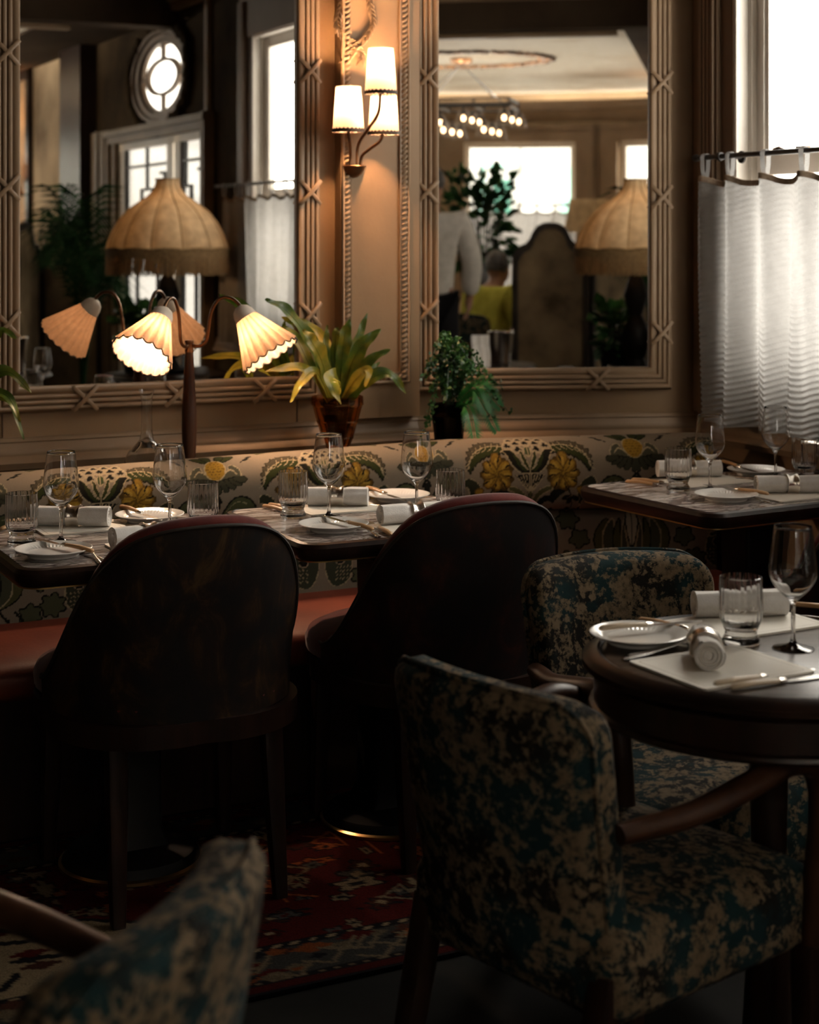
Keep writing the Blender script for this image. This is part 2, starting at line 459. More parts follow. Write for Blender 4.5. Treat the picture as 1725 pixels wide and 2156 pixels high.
# the plate with the oval hole
EC, EZ, EA, EB = 5.475, 2.52, .445, .237
NSEG = 64
def rect_pt(a):
    ca, sa = math.cos(a), math.sin(a); hx, hz = .525, .31
    k = min(hx / abs(ca) if abs(ca) > 1e-6 else 9, hz / abs(sa) if abs(sa) > 1e-6 else 9)
    return EC + .0 + ca * k, 2.53 + sa * k
rows = []
for i in range(NSEG):
    a = 2 * PI * i / NSEG
    ix, iz = EC + EA * math.cos(a), EZ + EB * math.sin(a); ox, oz = rect_pt(a)
    rows.append([WW(ox, 0, oz), WW(ix, 0, iz), WW(ix, -.032, iz), WW(ox, -.032, oz)])
mb.grid(rows, closed_u=True)
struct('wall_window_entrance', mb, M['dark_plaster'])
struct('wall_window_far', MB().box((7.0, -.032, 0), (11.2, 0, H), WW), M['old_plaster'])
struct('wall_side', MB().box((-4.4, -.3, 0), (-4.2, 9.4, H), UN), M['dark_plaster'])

# bay wall of curved pieces
def arc_box(mb, t0, t1, z0, z1, r0, r1, step=2.0):
    n = max(2, int(abs(t1 - t0) / step) + 1)
    rows = []
    for i in range(n):
        th = t0 + (t1 - t0) * i / (n - 1)
        rows.append([BAY(th, r0, z0), BAY(th, r1, z0), BAY(th, r1, z1), BAY(th, r0, z1)])
    o = len(mb.v); mb.grid(rows, closed_v=True)
    mb.f.append((o, o + 1, o + 2, o + 3)); k = o + 4 * (n - 1); mb.f.append((k + 3, k + 2, k + 1, k))
BZ0, BZ1 = .98, 2.42
mb = MB(); xs = -62
for a, b in BAYWIN:
    arc_box(mb, xs, a, 0, 3.0, BR, BR + .25); arc_box(mb, a, b, 0, BZ0, BR, BR + .25); arc_box(mb, a, b, BZ1, 3.0, BR, BR + .25); xs = b
arc_box(mb, xs, 30, 0, 3.0, BR, BR + .25)
struct('wall_bay', mb, M['old_plaster'], 'curved bay wall with tall windows at the far end')
def arc_profile(mb, t0, t1, prof, step=2.0):
    n = int(abs(t1 - t0) / step) + 1
    mb.grid([[BAY(t0 + (t1 - t0) * i / (n - 1), BR - p, z) for p, z in prof] for i in range(n)], closed_v=True)
mb = MB()
arc_profile(mb, -60, 26, [(-.02, 2.62), (.02, 2.62), (.03, 2.65), (.07, 2.68), (.09, 2.72), (.15, 2.74), (.17, 2.77), (.20, 2.78), (.215, 2.815), (.20, 2.815), (.19, 2.785), (-.02, 2.785)])
struct('trim_3', mb, M['mould'], 'curved plaster cornice of the bay')
mb = MB(); arc_box(mb, -58, 25.5, 2.787, 2.793, BR - .185, BR - .145)
struct('trim_4', mb, M['fill_strip'], 'added warm light strip on top of the bay cornice')  # hidden strip added to brighten the bay ceiling
struct('floor_platform', MB().box((-4.2, 5.12, 0), (.93, 11.2, .12), UN), M['bounce_floor'])
for k, (a, b) in enumerate(BAYWIN):
    w = bpy.data.objects.new('window_%d' % (k + 4), None); COL.objects.link(w); tag(w, None, None, None, 'structure')
    mb = MB()      # moulded casing round the opening, on the room side
    for (ta, tb, za, zb, p) in ((a - 2.6, a, BZ0 - .1, BZ1 + .12, .035), (b, b + 2.6, BZ0 - .1, BZ1 + .12, .035), (a, b, BZ1, BZ1 + .12, .035), (a, b, BZ0 - .1, BZ0, .06),
                                (a - 3.4, a - 2.6, BZ0 - .1, BZ1 + .17, .055), (b + 2.6, b + 3.4, BZ0 - .1, BZ1 + .17, .055), (a - 2.6, b + 2.6, BZ1 + .12, BZ1 + .17, .055)):
        arc_box(mb, ta, tb, za, zb, BR - p, BR + .01)
    obj('casing', mb, M['mould'], w)
    mb = MB(); f_ = .9
    arc_box(mb, a, a + f_, BZ0, BZ1, BR + .08, BR + .14); arc_box(mb, b - f_, b, BZ0, BZ1, BR + .08, BR + .14)
    arc_box(mb, a, b, BZ0, BZ0 + .06, BR + .08, BR + .14); arc_box(mb, a, b, BZ1 - .05, BZ1, BR + .08, BR + .14)
    if b - a > 13: arc_box(mb, (a + b) / 2 - .12, (a + b) / 2 + .12, BZ0, BZ1, BR + .09, BR + .13)
    obj('window_frame', mb, M['white_paint'], w)
    mb = MB(); arc_box(mb, a + f_, b - f_, BZ0 + .06, BZ1 - .05, BR + .105, BR + .111); obj('pane', mb, M['pane'], w)

# street front opposite the bay
def VR_(px, T, z):      # the real spot whose reflection in the short mirror wall lies at depth T
    p = Vector(((px - 862) / 3500 * T, T, 0)); d = nR.dot(p - Vector((0, YR, 0)))
    q = p - nR * (2 * d); return Vector((q.x, q.y, z))
f0 = VR_(600, 27, 0); f1 = VR_(1700, 27, 0)
fe = (f1 - f0).normalized(); fn = Vector((fe.y, -fe.x, 0)); fn = fn if fn.dot(f0) < 0 else -fn
fw = (f1 - f0).length
def FF(x, d, z): return f0 + fe * x - fn * d + Vector((0, 0, z)) if False else f0 + fe * x + fn * d + Vector((0, 0, z))
fac = thing('street_building', 'white street front with green door and pale teal panels outside the bay window', 'building', (0, 0, 0))
toroom = (BAY(0, 0) - f0); sgn = 1 if fn.dot(toroom) < 0 else -1
def FX(x, d, z): return f0 + fe * x + fn * (d * sgn) + Vector((0, 0, z))   # d away from the room
def fx(px): return (VR_(px, 27, 0) - f0).dot(fe)
obj('facade', MB().box((0, 0, -1), (fw, .4, 4.2), FX), M['facade'], fac)
for a, b, z0, z1, m_, nm in ((1038, 1074, 1.35, 2.42, 'facade_green', 'green_door'), (1010, 1120, 2.62, 2.68, 'facade_teal', 'string_course'), (1180, 1215, 1.0, 2.62, 'facade_teal', 'teal_panel'), (1010, 1020, 1.0, 2.62, 'facade_teal', 'teal_pilaster')):
    xa, xb = sorted((fx(a), fx(b)))
    obj(nm, MB().box((xa, -.06, z0), (xb, .02, z1), FX), M[m_], fac)
tag(obj('pavement', MB().box((-6, -.2, -.3), (fw + 6, -9, -.2), FX), M['pavement']), None, None, None, 'structure')

# ------------------------------------------------------------------ sash windows of the window wall
def sash_window(name, xa, xb, za, zb, meet, gl='pane'):
    w = bpy.data.objects.new(name, None); COL.objects.link(w); tag(w, None, None, None, 'structure')
    mb = MB()      # reeded casing
    for sx, e in ((-1, xa), (1, xb)):
        for o0, o1, h in ((0, .063, .022), (.063, .075, .04), (.075, .088, .05), (.094, .108, .05), (.114, .128, .05), (.134, .15, .05), (.15, .205, .03)):
            x0, x1 = sorted((e + sx * o0, e + sx * o1)); mb.box((x0, -.01, .0 if h > .06 else .9), (x1, h, zb + .2), WW)
    mb.box((xa - .2, -.01, zb), (xb + .2, .03, zb + .2), WW)
    obj('casing', mb, M['brown_tone'], w)
    mb = MB(); d = -.01
    mb.box((xa - .0, -.09, za), (xa + .012, .018, zb), WW); mb.box((xb - .012, -.09, za), (xb, .018, zb), WW)
    mb.box((xa, -.09, zb - .012), (xb, .018, zb), WW)
    # outer frame, stops and stiles
    for e, sx in ((xa, 1), (xb, -1)):
        for o0, o1, d0, d1 in ((.012, .030, -.055, -.03), (.030, .052, -.10, -.05), (.056, .098, -.075, -.045), (.066, .080, -.045, -.038)):
            x0, x1 = sorted((e + sx * o0, e + sx * o1)); mb.box((x0, d0, za), (x1, d1, zb), WW)
    mb.box((xa + .05, -.075, za), (xb - .05, -.03, za + .135), WW)
    mb.box((xa + .05, -.08, meet - .035), (xb - .05, -.035, meet + .03), WW)
    mb.box((xa + .09, -.07, meet - .075), (xb - .09, -.05, meet - .05), WW)
    mb.box((xa + .05, -.085, zb - .07), (xb - .05, -.045, zb), WW)
    obj('window_frame', mb, M['white_paint'], w)
    mb = MB().box((xa + .098, -.063, za + .13), (xb - .098, -.059, meet - .03), WW).box((xa + .098, -.063, meet + .03), (xb - .098, -.059, zb - .07), WW)
    obj('pane', mb, M[gl], w)
    mb = MB().box((xa - .16, -.02, za - .03), (xb + .16, .045, za), WW); obj('window_sill', mb, M['brown_tone'], w)
    mx = xa + .245
    mb = MB().box((mx + .0, -.05, meet + .03), (mx + .05, -.03, meet + .05), WW)
    mb.tube([WW(mx + .02, -.03, meet + .04), WW(mx - .03, -.015, meet + .038), WW(mx - .055, -.01, meet + .044), WW(mx - .08, -.01, meet + .042)], [.004, .005, .010, .006], 8)
    obj('latch', mb, M['bronze'], w)
    return w
sash_window('window_1', *A_W, 1.715)
sash_window('window_2', *B_W, 1.715, 'pane_side')

# ------------------------------------------------------------------ entrance doors and oval light
d1 = bpy.data.objects.new('door_1', None); COL.objects.link(d1); tag(d1, None, None, None, 'structure')
xa, xb, _, zt = DOOR
mb = MB()
for o0, o1, h in ((0, .09, .03), (.09, .13, .055), (.15, .19, .065), (.21, .25, .065), (.27, .32, .08), (.34, .52, .05)):
    mb.box((xb + o0, -.01, 0), (xb + o1, h, zt + .1), WW)
    if o1 < .3: mb.box((xa - o1 * .6, -.01, 0), (xa - o0 * .6, h, zt + .1), WW)
mb.box((xa - .1, -.01, zt), (xb + .1, .05, zt + .05), WW); mb.box((xa - .15, -.01, zt + .05), (xb + .15, .075, zt + .09), WW)
obj('casing', mb, M['casing_dark'], d1)
mb = MB()
mb.box((xa, -.045, zt - .05), (xb, -.005, zt), WW)
for a_, b_ in ((xb - .12, xb), (5.24, 5.37), (5.11, 5.215), (xa, xa + .03)): mb.box((a_, -.045, 0), (b_, -.005, zt), WW)
mb.box((xa, -.04, 0), (xb, -.01, .55), WW)
obj('door_frame', mb, M['white_paint'], d1)
mb = MB().box((5.37, -.028, .55), (6.30, -.022, zt - .05), WW).box((xa + .03, -.028, .55), (5.11, -.022, zt - .05), WW)
obj('pane', mb, M['pane_dim'], d1)
mb = MB()
def lead(p0, p1, r=.009):
    mb.box((min(p0[0], p1[0]) - r, -.036, min(p0[1], p1[1]) - r), (max(p0[0], p1[0]) + r, -.014, max(p0[1], p1[1]) + r), WW)
for x0, x1 in ((5.37, 6.30), (4.64, 5.11 + .35)):
    hi = min(x1, 5.11) if x0 < 5 else x1
    cx = (x0 + x1) / 2; w = x1 - x0
    lead((x0, 1.96), (hi, 1.96)); lead((cx, 1.96), (cx, zt - .05)); lead((cx, 1.8), (cx, 1.96))
    st = [(.13, 1.80), (.13, 1.68), (.24, 1.68), (.24, .9)]
    lead((cx - .13 * w, 1.80), (min(hi, cx + .13 * w), 1.80))
    for sx in (-1, 1):
        prev = None
        for o, z in st:
            q = (cx + sx * o * w, z)
            if q[0] > hi: prev = None; continue
            if prev: lead(prev, q)
            prev = q
    for o in (.40,):
        lead((cx - o * w, .9), (cx - o * w, 1.9)) if cx - o * w > x0 else None
        lead((cx - o * w, 1.9), (cx - o * w + .08, 1.9))
    lead((x0, .9), (hi, .9)); lead((x0 + .01, .55), (x0 + .01, zt - .05), .012); lead((hi - .01, .55), (hi - .01, zt - .05), .012)
    lead((x0, .56), (hi, .56), .012)
obj('leading', mb, M['iron'], d1)
ov = bpy.data.objects.new('window_3', None); COL.objects.link(ov); tag(ov, None, None, None, 'structure')
mb = MB()
def ell(T, ax, bz, d0, d1, wa, wb, n=56):
    rows = []
    for i in range(n):
        a = 2 * PI * i / n; c_, s_ = math.cos(a), math.sin(a)
        rows.append([T(EC + (ax + wa) * c_, d0, EZ + (bz + wb) * s_), T(EC + (ax + wa) * c_, d1, EZ + (bz + wb) * s_), T(EC + (ax - wa) * c_, d1, EZ + (bz - wb) * s_), T(EC + (ax - wa) * c_, d0, EZ + (bz - wb) * s_)])
    mb.grid(rows, closed_u=True, closed_v=True)
ell(WW, EA + .04, EB + .018, -.02, .012, .035, .017); ell(WW, EA + .12, EB + .055, -.01, .025, .02, .012)
ell(WW, EA - .012, EB - .008, -.03, -.004, .02, .012); ell(WW, .32, .112, -.03, -.005, .03, .011)
for s_ in (-1, 1):
    x0, x1 = sorted((EC + s_ * .31, EC + s_ * (EA - .02))); mb.box((x0, -.028, EZ - .008), (x1, -.008, EZ + .008), WW)
    z0, z1 = sorted((EZ + s_ * .11, EZ + s_ * (EB - .01))); mb.box((EC - .028, -.028, z0), (EC + .028, -.008, z1), WW)
obj('window_frame', mb, M['brown_tone'], ov)
mb = MB(); rows = [[WW(EC, -.02, EZ), WW(EC + EA * math.cos(2 * PI * i / 48), -.02, EZ + EB * math.sin(2 * PI * i / 48))] for i in range(48)]
mb.grid(rows, closed_u=True); obj('pane', mb, M['pane_dim'], ov)
# plaster garland round the oval and mouldings of the entrance panel
mb = MB(); rr = random.Random(3)
for i in range(90):
    a = R(-50 + 280 * i / 89) + PI
    k = 1.28 + .12 * rr.random()
    for q in range(2):
        mb.ball(WW(EC + (EA * k + .05 * rr.random()) * math.cos(a), .03, EZ + .0 + (EB * k * 1.05 + .03 * rr.random()) * math.sin(a) + .0), (.022, .022, .022 + .012 * rr.random()), 6, 4)
for i in range(26):
    mb.ball(WW(EC + .18 * rr.uniform(-1, 1), .03, EZ + EB * 1.35 + .09 * rr.random()), .03, 6, 4)
struct('trim_5', mb, M['dark_plaster'], 'plaster garland around the oval window')
mb = MB()
mb.box((4.55, 0, 2.90), (6.98, .05, 2.93), WW).box((4.55, 0, 2.95), (6.98, .08, 2.975), WW)
for i in range(80):
    x = 4.58 + i * .03; mb.tube([WW(x, .055, 2.925), WW(x + .025, .06, 2.955)], .008, 5)
for i in range(70): mb.ball(WW(4.535, .02, 1.1 + i * .026), (.012, .012, .010), 6, 4)
mb.box((4.51, 0, .9), (4.525, .03, 2.95), WW).box((4.545, 0, .9), (4.56, .03, 2.95), WW)
struct('trim_6', mb, M['mould'], 'rope moulding above the entrance doors')
struct('trim_7', MB().box((6.98, -.01, 0), (7.55, .12, H), WW), M['wood'], 'dark pilaster beside the entrance doors')
struct('trim_8', MB().box((7.56, 0, .12), (9.0, .26, .52), WW).box((7.56, 0, .52), (9.0, .29, .56), WW).box((7.56, .26, .2), (9.0, .275, .24), WW), M['white_paint'], 'low white ledge along the far wall')
mb = MB()
for x0, x1, z0, z1 in ((8.86, 8.95, .7, 2.86), (9.9, 9.99, .7, 2.86), (8.86, 9.99, 2.80, 2.88), (8.86, 9.99, .7, .78)): mb.box((x0, 0, z0), (x1, .045, z1), WW)
struct('trim_9', mb, M['wood'], 'dark panel frame on the far wall')

# ------------------------------------------------------------------ mouldings of the mirror walls
rail_prof = [(0, .800), (.030, .803), (.034, .812), (.040, .822), (.034, .833), (.026, .837), (.022, .842), (.024, .850), (.019, .862), (.012, .872), (.010, .878), (.013, .882), (.009, .890), (.005, .893), (0, .894)]
rail_prof = [(d * 1.0, z) for d, z in rail_prof]
def rail(name, T, x0, x1, prof=rail_prof):
    mb = MB(); o = 0
    mb.grid([[T(x0, d, z) for d, z in prof], [T(x1, d, z) for d, z in prof]], closed_v=True)
    mb.f.append(tuple(range(len(prof)))); mb.f.append(tuple(reversed(range(len(prof), 2 * len(prof)))))
    return struct(name, mb, M['mould'], None, 50)
rail('trim_10', UN, -4.2, .03)
rail('trim_11', RW, .02, 1.0)
rail('trim_12', WW, .05, 4.4)
def frame_rect(mb, T, x0, x1, z0, z1, prof):
    rows = []
    for cx, cz, sx, sz in ((x0, z0, -1, -1), (x1, z0, 1, -1), (x1, z1, 1, 1), (x0, z1, -1, 1)):
        rows.append([T(cx + sx * o, h, cz + sz * o) for o, h in prof])
    mb.grid(rows, closed_u=True, closed_v=True)
reed = [(0, .0), (0, .028), (.006, .032), (.018, .030), (.020, .027)]
for k in range(3):
    b0 = .022 + k * .0165
    reed += [(b0 + .0075 * (1 - math.cos(a)), .026 + .0085 * math.sin(a)) for a in (0, .5, 1.05, 1.57, 2.1, 2.64, 3.14)]
reed += [(.073, .022), (.075, 0)]
def ribbon(parent, T, cx, cz, vertical):
    mb = MB(); L_ = .050
    for s_ in (1, -1):
        pts = []
        for i in range(9):
            t_ = -1 + 2 * i / 8
            a, b = t_ * .036, s_ * t_ * .038
            h = .030 + .009 * (1 - (abs(t_)) ** 3) + (.003 if s_ > 0 else 0)
            pts.append((a, b, h))
        rows = []
        for i, (a, b, h) in enumerate(pts):
            pw = .0065
            x_, z_ = (a, b) if vertical else (b, a)
            dx, dz = (-s_ * pw * .7, pw * .7) if vertical else (pw * .7, -s_ * pw * .7)
            rows.append([T(cx + x_ - dx, h - .008, cz + z_ - dz), T(cx + x_ - dx, h, cz + z_ - dz), T(cx + x_, h + .003, cz + z_), T(cx + x_ + dx, h, cz + z_ + dz), T(cx + x_ + dx, h - .008, cz + z_ + dz)])
        mb.grid(rows)
    obj('ribbon_tie', mb, M['mould'], parent, 60)
def wall_mirror(label, T, x0, x1, z0, z1, ties):
    t = thing('wall_mirror', label, 'mirror', (0, 0, 0))
    mb = MB(); frame_rect(mb, T, x0, x1, z0, z1, reed); obj('frame', mb, M['mould'], t, 60)
    obj('mirror_glass', MB().box((x0 - .004, .002, z0 - .004), (x1 + .004, .008, z1 + .004), T), M['mirror'], t, 0)
    for cx, cz, vert in ties: ribbon(t, T, cx, cz, vert)
mx0, mx1, mz0 = -1.285, -.404, 1.041
zz = lambda y, Y: EYE - (y - 500) * Y / 3500
ties = [(mx0 - .038, zz(y, 4.85), True) for y in (112, 395, 682)] + [(mx1 + .038, zz(y, 5.27), True) for y in (150, 405, 662)] + [(x, mz0 - .038, False) for x in (-1.092, -.806, -.52)]
wall_mirror('large wall mirror in reeded cream frame behind the two-armed lamp', UN, mx0, mx1, mz0, 2.75, ties)
qx0, qx1 = .0925, .8085
ties = [(qx0 - .038, zz(y, 5.47), True) for y in (165, 405, 655)] + [(qx1 + .038, zz(y, 5.56), True) for y in (175, 415, 700)] + [(.627, 1.047 - .038, False)]
wall_mirror('tall wall mirror in reeded cream frame between the sconce and the curtained window', RW, qx0, qx1, 1.047, 2.75, ties)
# pilaster with beaded panel and plaster swag
PX0, PX1 = -.268, .014
struct('trim_13', MB().box((PX0, 0, .90), (PX1, .045, H), UN), M['plaster'], 'projecting pilaster behind the sconce')
mb = MB(); rr = random.Random(5)
def PT(x, d, z): return UN(x, .045 + d, z)
bx0, bx1, bz = -.232, -.060, .985 + .06
frame_rect(mb, PT, bx0, bx1, bz, 3.05, [(0, 0), (0, .008), (.006, .006), (.006, .004), (.026, .004), (.026, .010), (.031, .013), (.036, .010), (.036, 0)])
z = bz - .02
while z < 3.0:
    for x in (bx0 - .016, bx1 + .016):
        mb.tube([PT(x - .008, .006, z), PT(x, .011, z + .004), PT(x + .008, .006, z + .011)], [.0045, .0065, .0045], 6)
    z += .0165
x = bx0
while x < bx1:
    mb.tube([PT(x, .006, bz - .024), PT(x + .004, .011, bz - .016), PT(x + .011, .006, bz - .008)], [.0045, .0065, .0045], 6); x += .0165
struct('trim_14', mb, M['mould'], 'beaded panel moulding on the pilaster', 60)
mb = MB()
pxu = lambda px: -.214 + (px - 770) * .00169
pyz = lambda py: 1.697 + (355 - py) * .0015
def swag(pts, n, side):
    pts = spline([(pxu(a), 0, pyz(b)) for a, b in pts], n)
    mb.tube([PT(p.x, .003, p.z) for p in pts], .0022, 5)
    for i in range(n - 1):
        d = (pts[i + 1] - pts[i]).normalized(); nrm = Vector((-d.z, 0, d.x))
        for s_ in (-1, 1):
            a = pts[i]; tip = a + d * .026 + nrm * s_ * .013; mid = (a + tip) / 2 + nrm * s_ * .004
            mb.tube([PT(a.x, .005, a.z), PT(mid.x, .011, mid.z), PT(tip.x, .006, tip.z)], [.002, .0052, .001], 6, flat=.5)
swag([(728, -60), (738, 0), (730, 45), (742, 75), (768, 90)], 18, 1)
swag([(800, -60), (798, 0), (804, 40), (786, 75), (768, 92)], 18, 1)
swag([(770, 95), (755, 112), (742, 130)], 6, 1); swag([(768, 90), (780, 110), (778, 128)], 5, 1)
struct('trim_15', mb, M['mould'], 'plaster leaf swag above the sconce', 60)
# square panel joints below the big mirror
struct('trim_16', MB().box((-1.33, 0, .895), (-1.327, .004, .985), UN).box((-.40, 0, .895), (-.397, .004, .985), UN), M['brown_tone'])

# ------------------------------------------------------------------ woven patterns, drawn as colour per vertex
G_ = 0.002
def poly_mask(U, V, poly):
    m = np.zeros(U.shape, bool); n = len(poly)
    for i in range(n):
        (x0, y0), (x1, y1) = poly[i], poly[(i + 1) % n]
        if y0 == y1: continue
        cond = ((V >= min(y0, y1)) & (V < max(y0, y1)))
        xi = x0 + (V - y0) * (x1 - x0) / (y1 - y0)
        m ^= cond & (U < xi)
    return m
def line_mask(U, V, pts, w):
    d = np.full(U.shape, 9.0)
    for (x0, y0), (x1, y1) in zip(pts[:-1], pts[1:]):
        dx, dy = x1 - x0, y1 - y0; L = dx * dx + dy * dy + 1e-12
        t_ = np.clip(((U - x0) * dx + (V - y0) * dy) / L, 0, 1)
        d = np.minimum(d, np.hypot(U - x0 - t_ * dx, V - y0 - t_ * dy))
    return d < w
def sp2(pts, n=30):
    return [(p.x, p.y) for p in spline([(a, b, 0) for a, b in pts], n)]
C_GROUND = (.150, .118, .084); C_OLIVE = (.021, .024, .008); C_DARK = (.008, .007, .005); C_LINE = (.26, .20, .12); C_GOLD = (.21, .118, .016); C_GOLD2 = (.085, .045, .010); C_MOSS = (.06, .055, .022)
def petal(cx, cy, ang, L, w):
    out = []
    for i in range(24):
        t_ = i / 24 * 2 * PI
        a, b = L / 2 * (1 - math.cos(t_)), w * math.sin(t_) * (1 - .25 * math.cos(t_))
        out.append((cx + a * math.cos(ang) - b * math.sin(ang), cy + a * math.sin(ang) + b * math.cos(ang)))
    return out
PER = .66
def damask_tile():
    nu, nv = int(PER / 2 / G_), int(.56 / G_)
    U, V = np.meshgrid((np.arange(nu) + .5) * G_, (np.arange(nv) + .5) * G_, indexing='ij')
    A = np.zeros((nu, nv, 3)); A[:] = C_GROUND
    def fill(poly, c, line=None, w=.0016):
        m = poly_mask(U, V, poly); A[m] = c
        if line is not None: A[line_mask(U, V, poly + [poly[0]], w)] = line
        return m
    def stroke(pts, w, c): A[line_mask(U, V, pts, w)] = c
    # great feather leaf arching out from the centre
    top = sp2([(.055, .185), (.10, .207), (.15, .200), (.185, .165), (.193, .118)], 40)
    bot = sp2([(.055, .165), (.09, .168), (.13, .158), (.165, .135), (.185, .108)], 40)
    up = [(x + .0045 * math.cos(i * 1.5), y + .006 * abs(math.sin(i * .8))) for i, (x, y) in enumerate(top)]
    lo = [(x, y - .007 * abs(math.sin(i * .8))) for i, (x, y) in enumerate(bot)]
    fill(up + lo[::-1], C_OLIVE, C_DARK, .002)
    mid = [((a + c) / 2, (b + d) / 2 + .006) for (a, b), (c, d) in zip(top, bot)]
    A[poly_mask(U, V, [(x, y) for x, y in up] + mid[::-1])] = (.045, .036, .022)
    for i in range(4, 38, 4):
        x, y = mid[i]; stroke(sp2([(x, y), (x + .006, y - .012), (x + .016, y - .020)], 6), .0011, C_LINE); stroke([(x, y), (x - .002, y + .014)], .0009, (.20, .15, .09))
    stroke(mid, .0014, C_LINE)
    # dark acanthus filling the ground below the feathers
    fill(sp2([(.145, .02), (.150, .06), (.170, .085), (.196, .090), (.205, .070), (.190, .062), (.186, .040), (.170, .03), (.160, .0)], 40), (.020, .020, .011), C_LINE, .0012)
    fill(sp2([(.060, .045), (.080, .062), (.098, .060), (.108, .045), (.094, .036), (.080, .02), (.066, .02)], 30), C_DARK, (.12, .10, .06), .0012)
    # second feather leaf above, seen on the roll
    top = sp2([(.04, .29), (.10, .325), (.16, .315), (.20, .275)], 30); bot = sp2([(.04, .268), (.10, .285), (.15, .275), (.19, .25)], 30)
    fill(top + bot[::-1], C_OLIVE, C_DARK, .0025); stroke([((a + c) / 2, (b + d) / 2) for (a, b), (c, d) in zip(top, bot)], .0014, C_LINE)
    # small heart blossoms
    for x, y, r in ((.0, .206, .014), (.030, .203, .014), (.058, .192, .014), (.028, .178, .015), (.015, .225, .012), (.045, .222, .012)):
        for k in range(3):
            a = R(90 + 120 * k); fill([(x + .55 * r * math.cos(a) + r * .75 * math.cos(q), y + .55 * r * math.sin(a) + r * .75 * math.sin(q)) for q in np.linspace(0, 2 * PI, 16)[:-1]], (.20, .16, .11), C_LINE, .0013)
        for k in range(3):
            a = R(90 + 120 * k); fill([(x + .35 * r * math.cos(a) + r * .38 * math.cos(q), y + .35 * r * math.sin(a) + r * .38 * math.sin(q)) for q in np.linspace(0, 2 * PI, 12)[:-1]], C_DARK)
    # tulip
    fill(sp2([(0, .102), (.030, .106), (.055, .130), (.068, .160), (.078, .172), (.060, .178), (.042, .165), (.030, .140), (.014, .118), (0, .112)], 50), C_DARK, C_LINE, .0014)
    fill(sp2([(.004, .112), (.020, .125), (.034, .150), (.055, .172), (.048, .160), (.036, .128), (.016, .108)], 30), C_OLIVE)
    fill(sp2([(0, .110), (.012, .122), (.022, .145), (.024, .172), (.016, .165), (.008, .140), (0, .118)], 40), C_OLIVE, C_LINE, .0012)
    fill(sp2([(0, .150), (.009, .162), (.009, .178), (0, .192)], 16) + [(0, .15)], (.035, .045, .018), C_LINE, .0012)
    # fan and stem
    fill([(0, .03), (.004, .03), (.010, .060), (.046, .098), (.0, .103)], C_DARK)
    for a in (.004, .013, .022, .032, .042): stroke(sp2([(.002, .045), (a * .55, .07), (a, .101 - a * .1)], 10), .0011, C_LINE)
    fill([(0, 0), (.004, 0), (.005, .05), (0, .05)], C_MOSS)
    # lower scrolling leaves
    fill(sp2([(.004, .0), (.012, .035), (.034, .058), (.062, .066), (.066, .055), (.045, .045), (.026, .028), (.016, .0)], 40), C_MOSS, C_LINE, .0010)
    fill(sp2([(.020, .0), (.026, .020), (.045, .036), (.066, .034), (.078, .016), (.070, .010), (.058, .018), (.044, .012), (.036, .0)], 40), C_DARK)
    # golden flower with its bud
    fx, fy = .102, .102
    fill([(fx + .050 * (1 + .10 * math.cos(9 * q)) * math.cos(q), fy + .050 * (1 + .10 * math.cos(9 * q)) * math.sin(q)) for q in np.linspace(0, 2 * PI, 90)[:-1]], (.045, .026, .008))
    for k in range(8):
        a = R(90 + 360 / 8 * k); L = .064 if k == 0 else (.052 if k % 2 else .046)
        fill(petal(fx, fy, a, L, .0135 if k else .016), C_GOLD if k % 3 else (.16, .09, .014), C_GOLD2, .0022)
        fill(petal(fx + .02 * math.cos(a), fy + .02 * math.sin(a), a, L * .45, .005), (.28, .17, .03))
        stroke([(fx + L * .95 * math.cos(a + .2), fy + L * .95 * math.sin(a + .2)), (fx + L * .6 * math.cos(a + .12), fy + L * .6 * math.sin(a + .12))], .0022, C_DARK)
    for k in range(7):
        a = R(90 + 360 / 7 * k); stroke([(fx + .010 * math.cos(a), fy + .010 * math.sin(a)), (fx + .034 * math.cos(a + .12), fy + .034 * math.sin(a + .12))], .0012, C_GOLD2)
    for q in range(9):
        a = q * 2.4; r_ = .0035 * math.sqrt(q); stroke([(fx + r_ * math.cos(a), fy + r_ * math.sin(a))] * 2, .0016, C_GOLD2 if q % 2 else C_GOLD)
    fill(petal(.145, .060, R(-35), .028, .011), C_GOLD, C_GOLD2, .0018)
    stroke(sp2([(.115, .06), (.128, .03), (.132, 0)], 10), .0022, C_DARK)
    for a in (200, 330, 250): fill(petal(.128, .034, R(a), .03, .009), C_DARK, (.14, .11, .06), .001)
    # pineapple medallion at the half repeat
    px_ = PER / 2
    for dx, ang in ((-.022, 130), (-.012, 105)):
        fill(petal(px_ + dx, .205, R(ang), .06, .013), C_OLIVE, C_DARK, .002)
    fill(sp2([(px_, .100), (px_ - .03, .118), (px_ - .062, .128), (px_ - .076, .152), (px_ - .066, .180), (px_ - .044, .190), (px_ - .034, .165), (px_, .150)], 50), (.050, .047, .030), C_LINE, .0013)
    for k in range(5): fill(petal(px_ - .012 * k, .145, R(260 - 18 * k), .045, .010), (.028, .027, .017), C_DARK, .001)
    stroke(sp2([(px_ - .03, .165), (px_ - .048, .172), (px_ - .062, .158)], 12), .0018, C_LINE)
    fill([(px_ + .031 * math.cos(q), .178 + .037 * math.sin(q)) for q in np.linspace(0, 2 * PI, 40)[:-1]], C_GOLD, C_LINE, .0014)
    for i in range(5):
        for j in range(-3, 4):
            x, y = px_ - .011 * i + (.0055 if j % 2 else 0), .178 + .0095 * j
            if ((x - px_) / .026) ** 2 + ((y - .178) / .031) ** 2 < 1: stroke([(x - .003, y), (x, y + .003), (x + .003, y)], .0011, C_GOLD2)
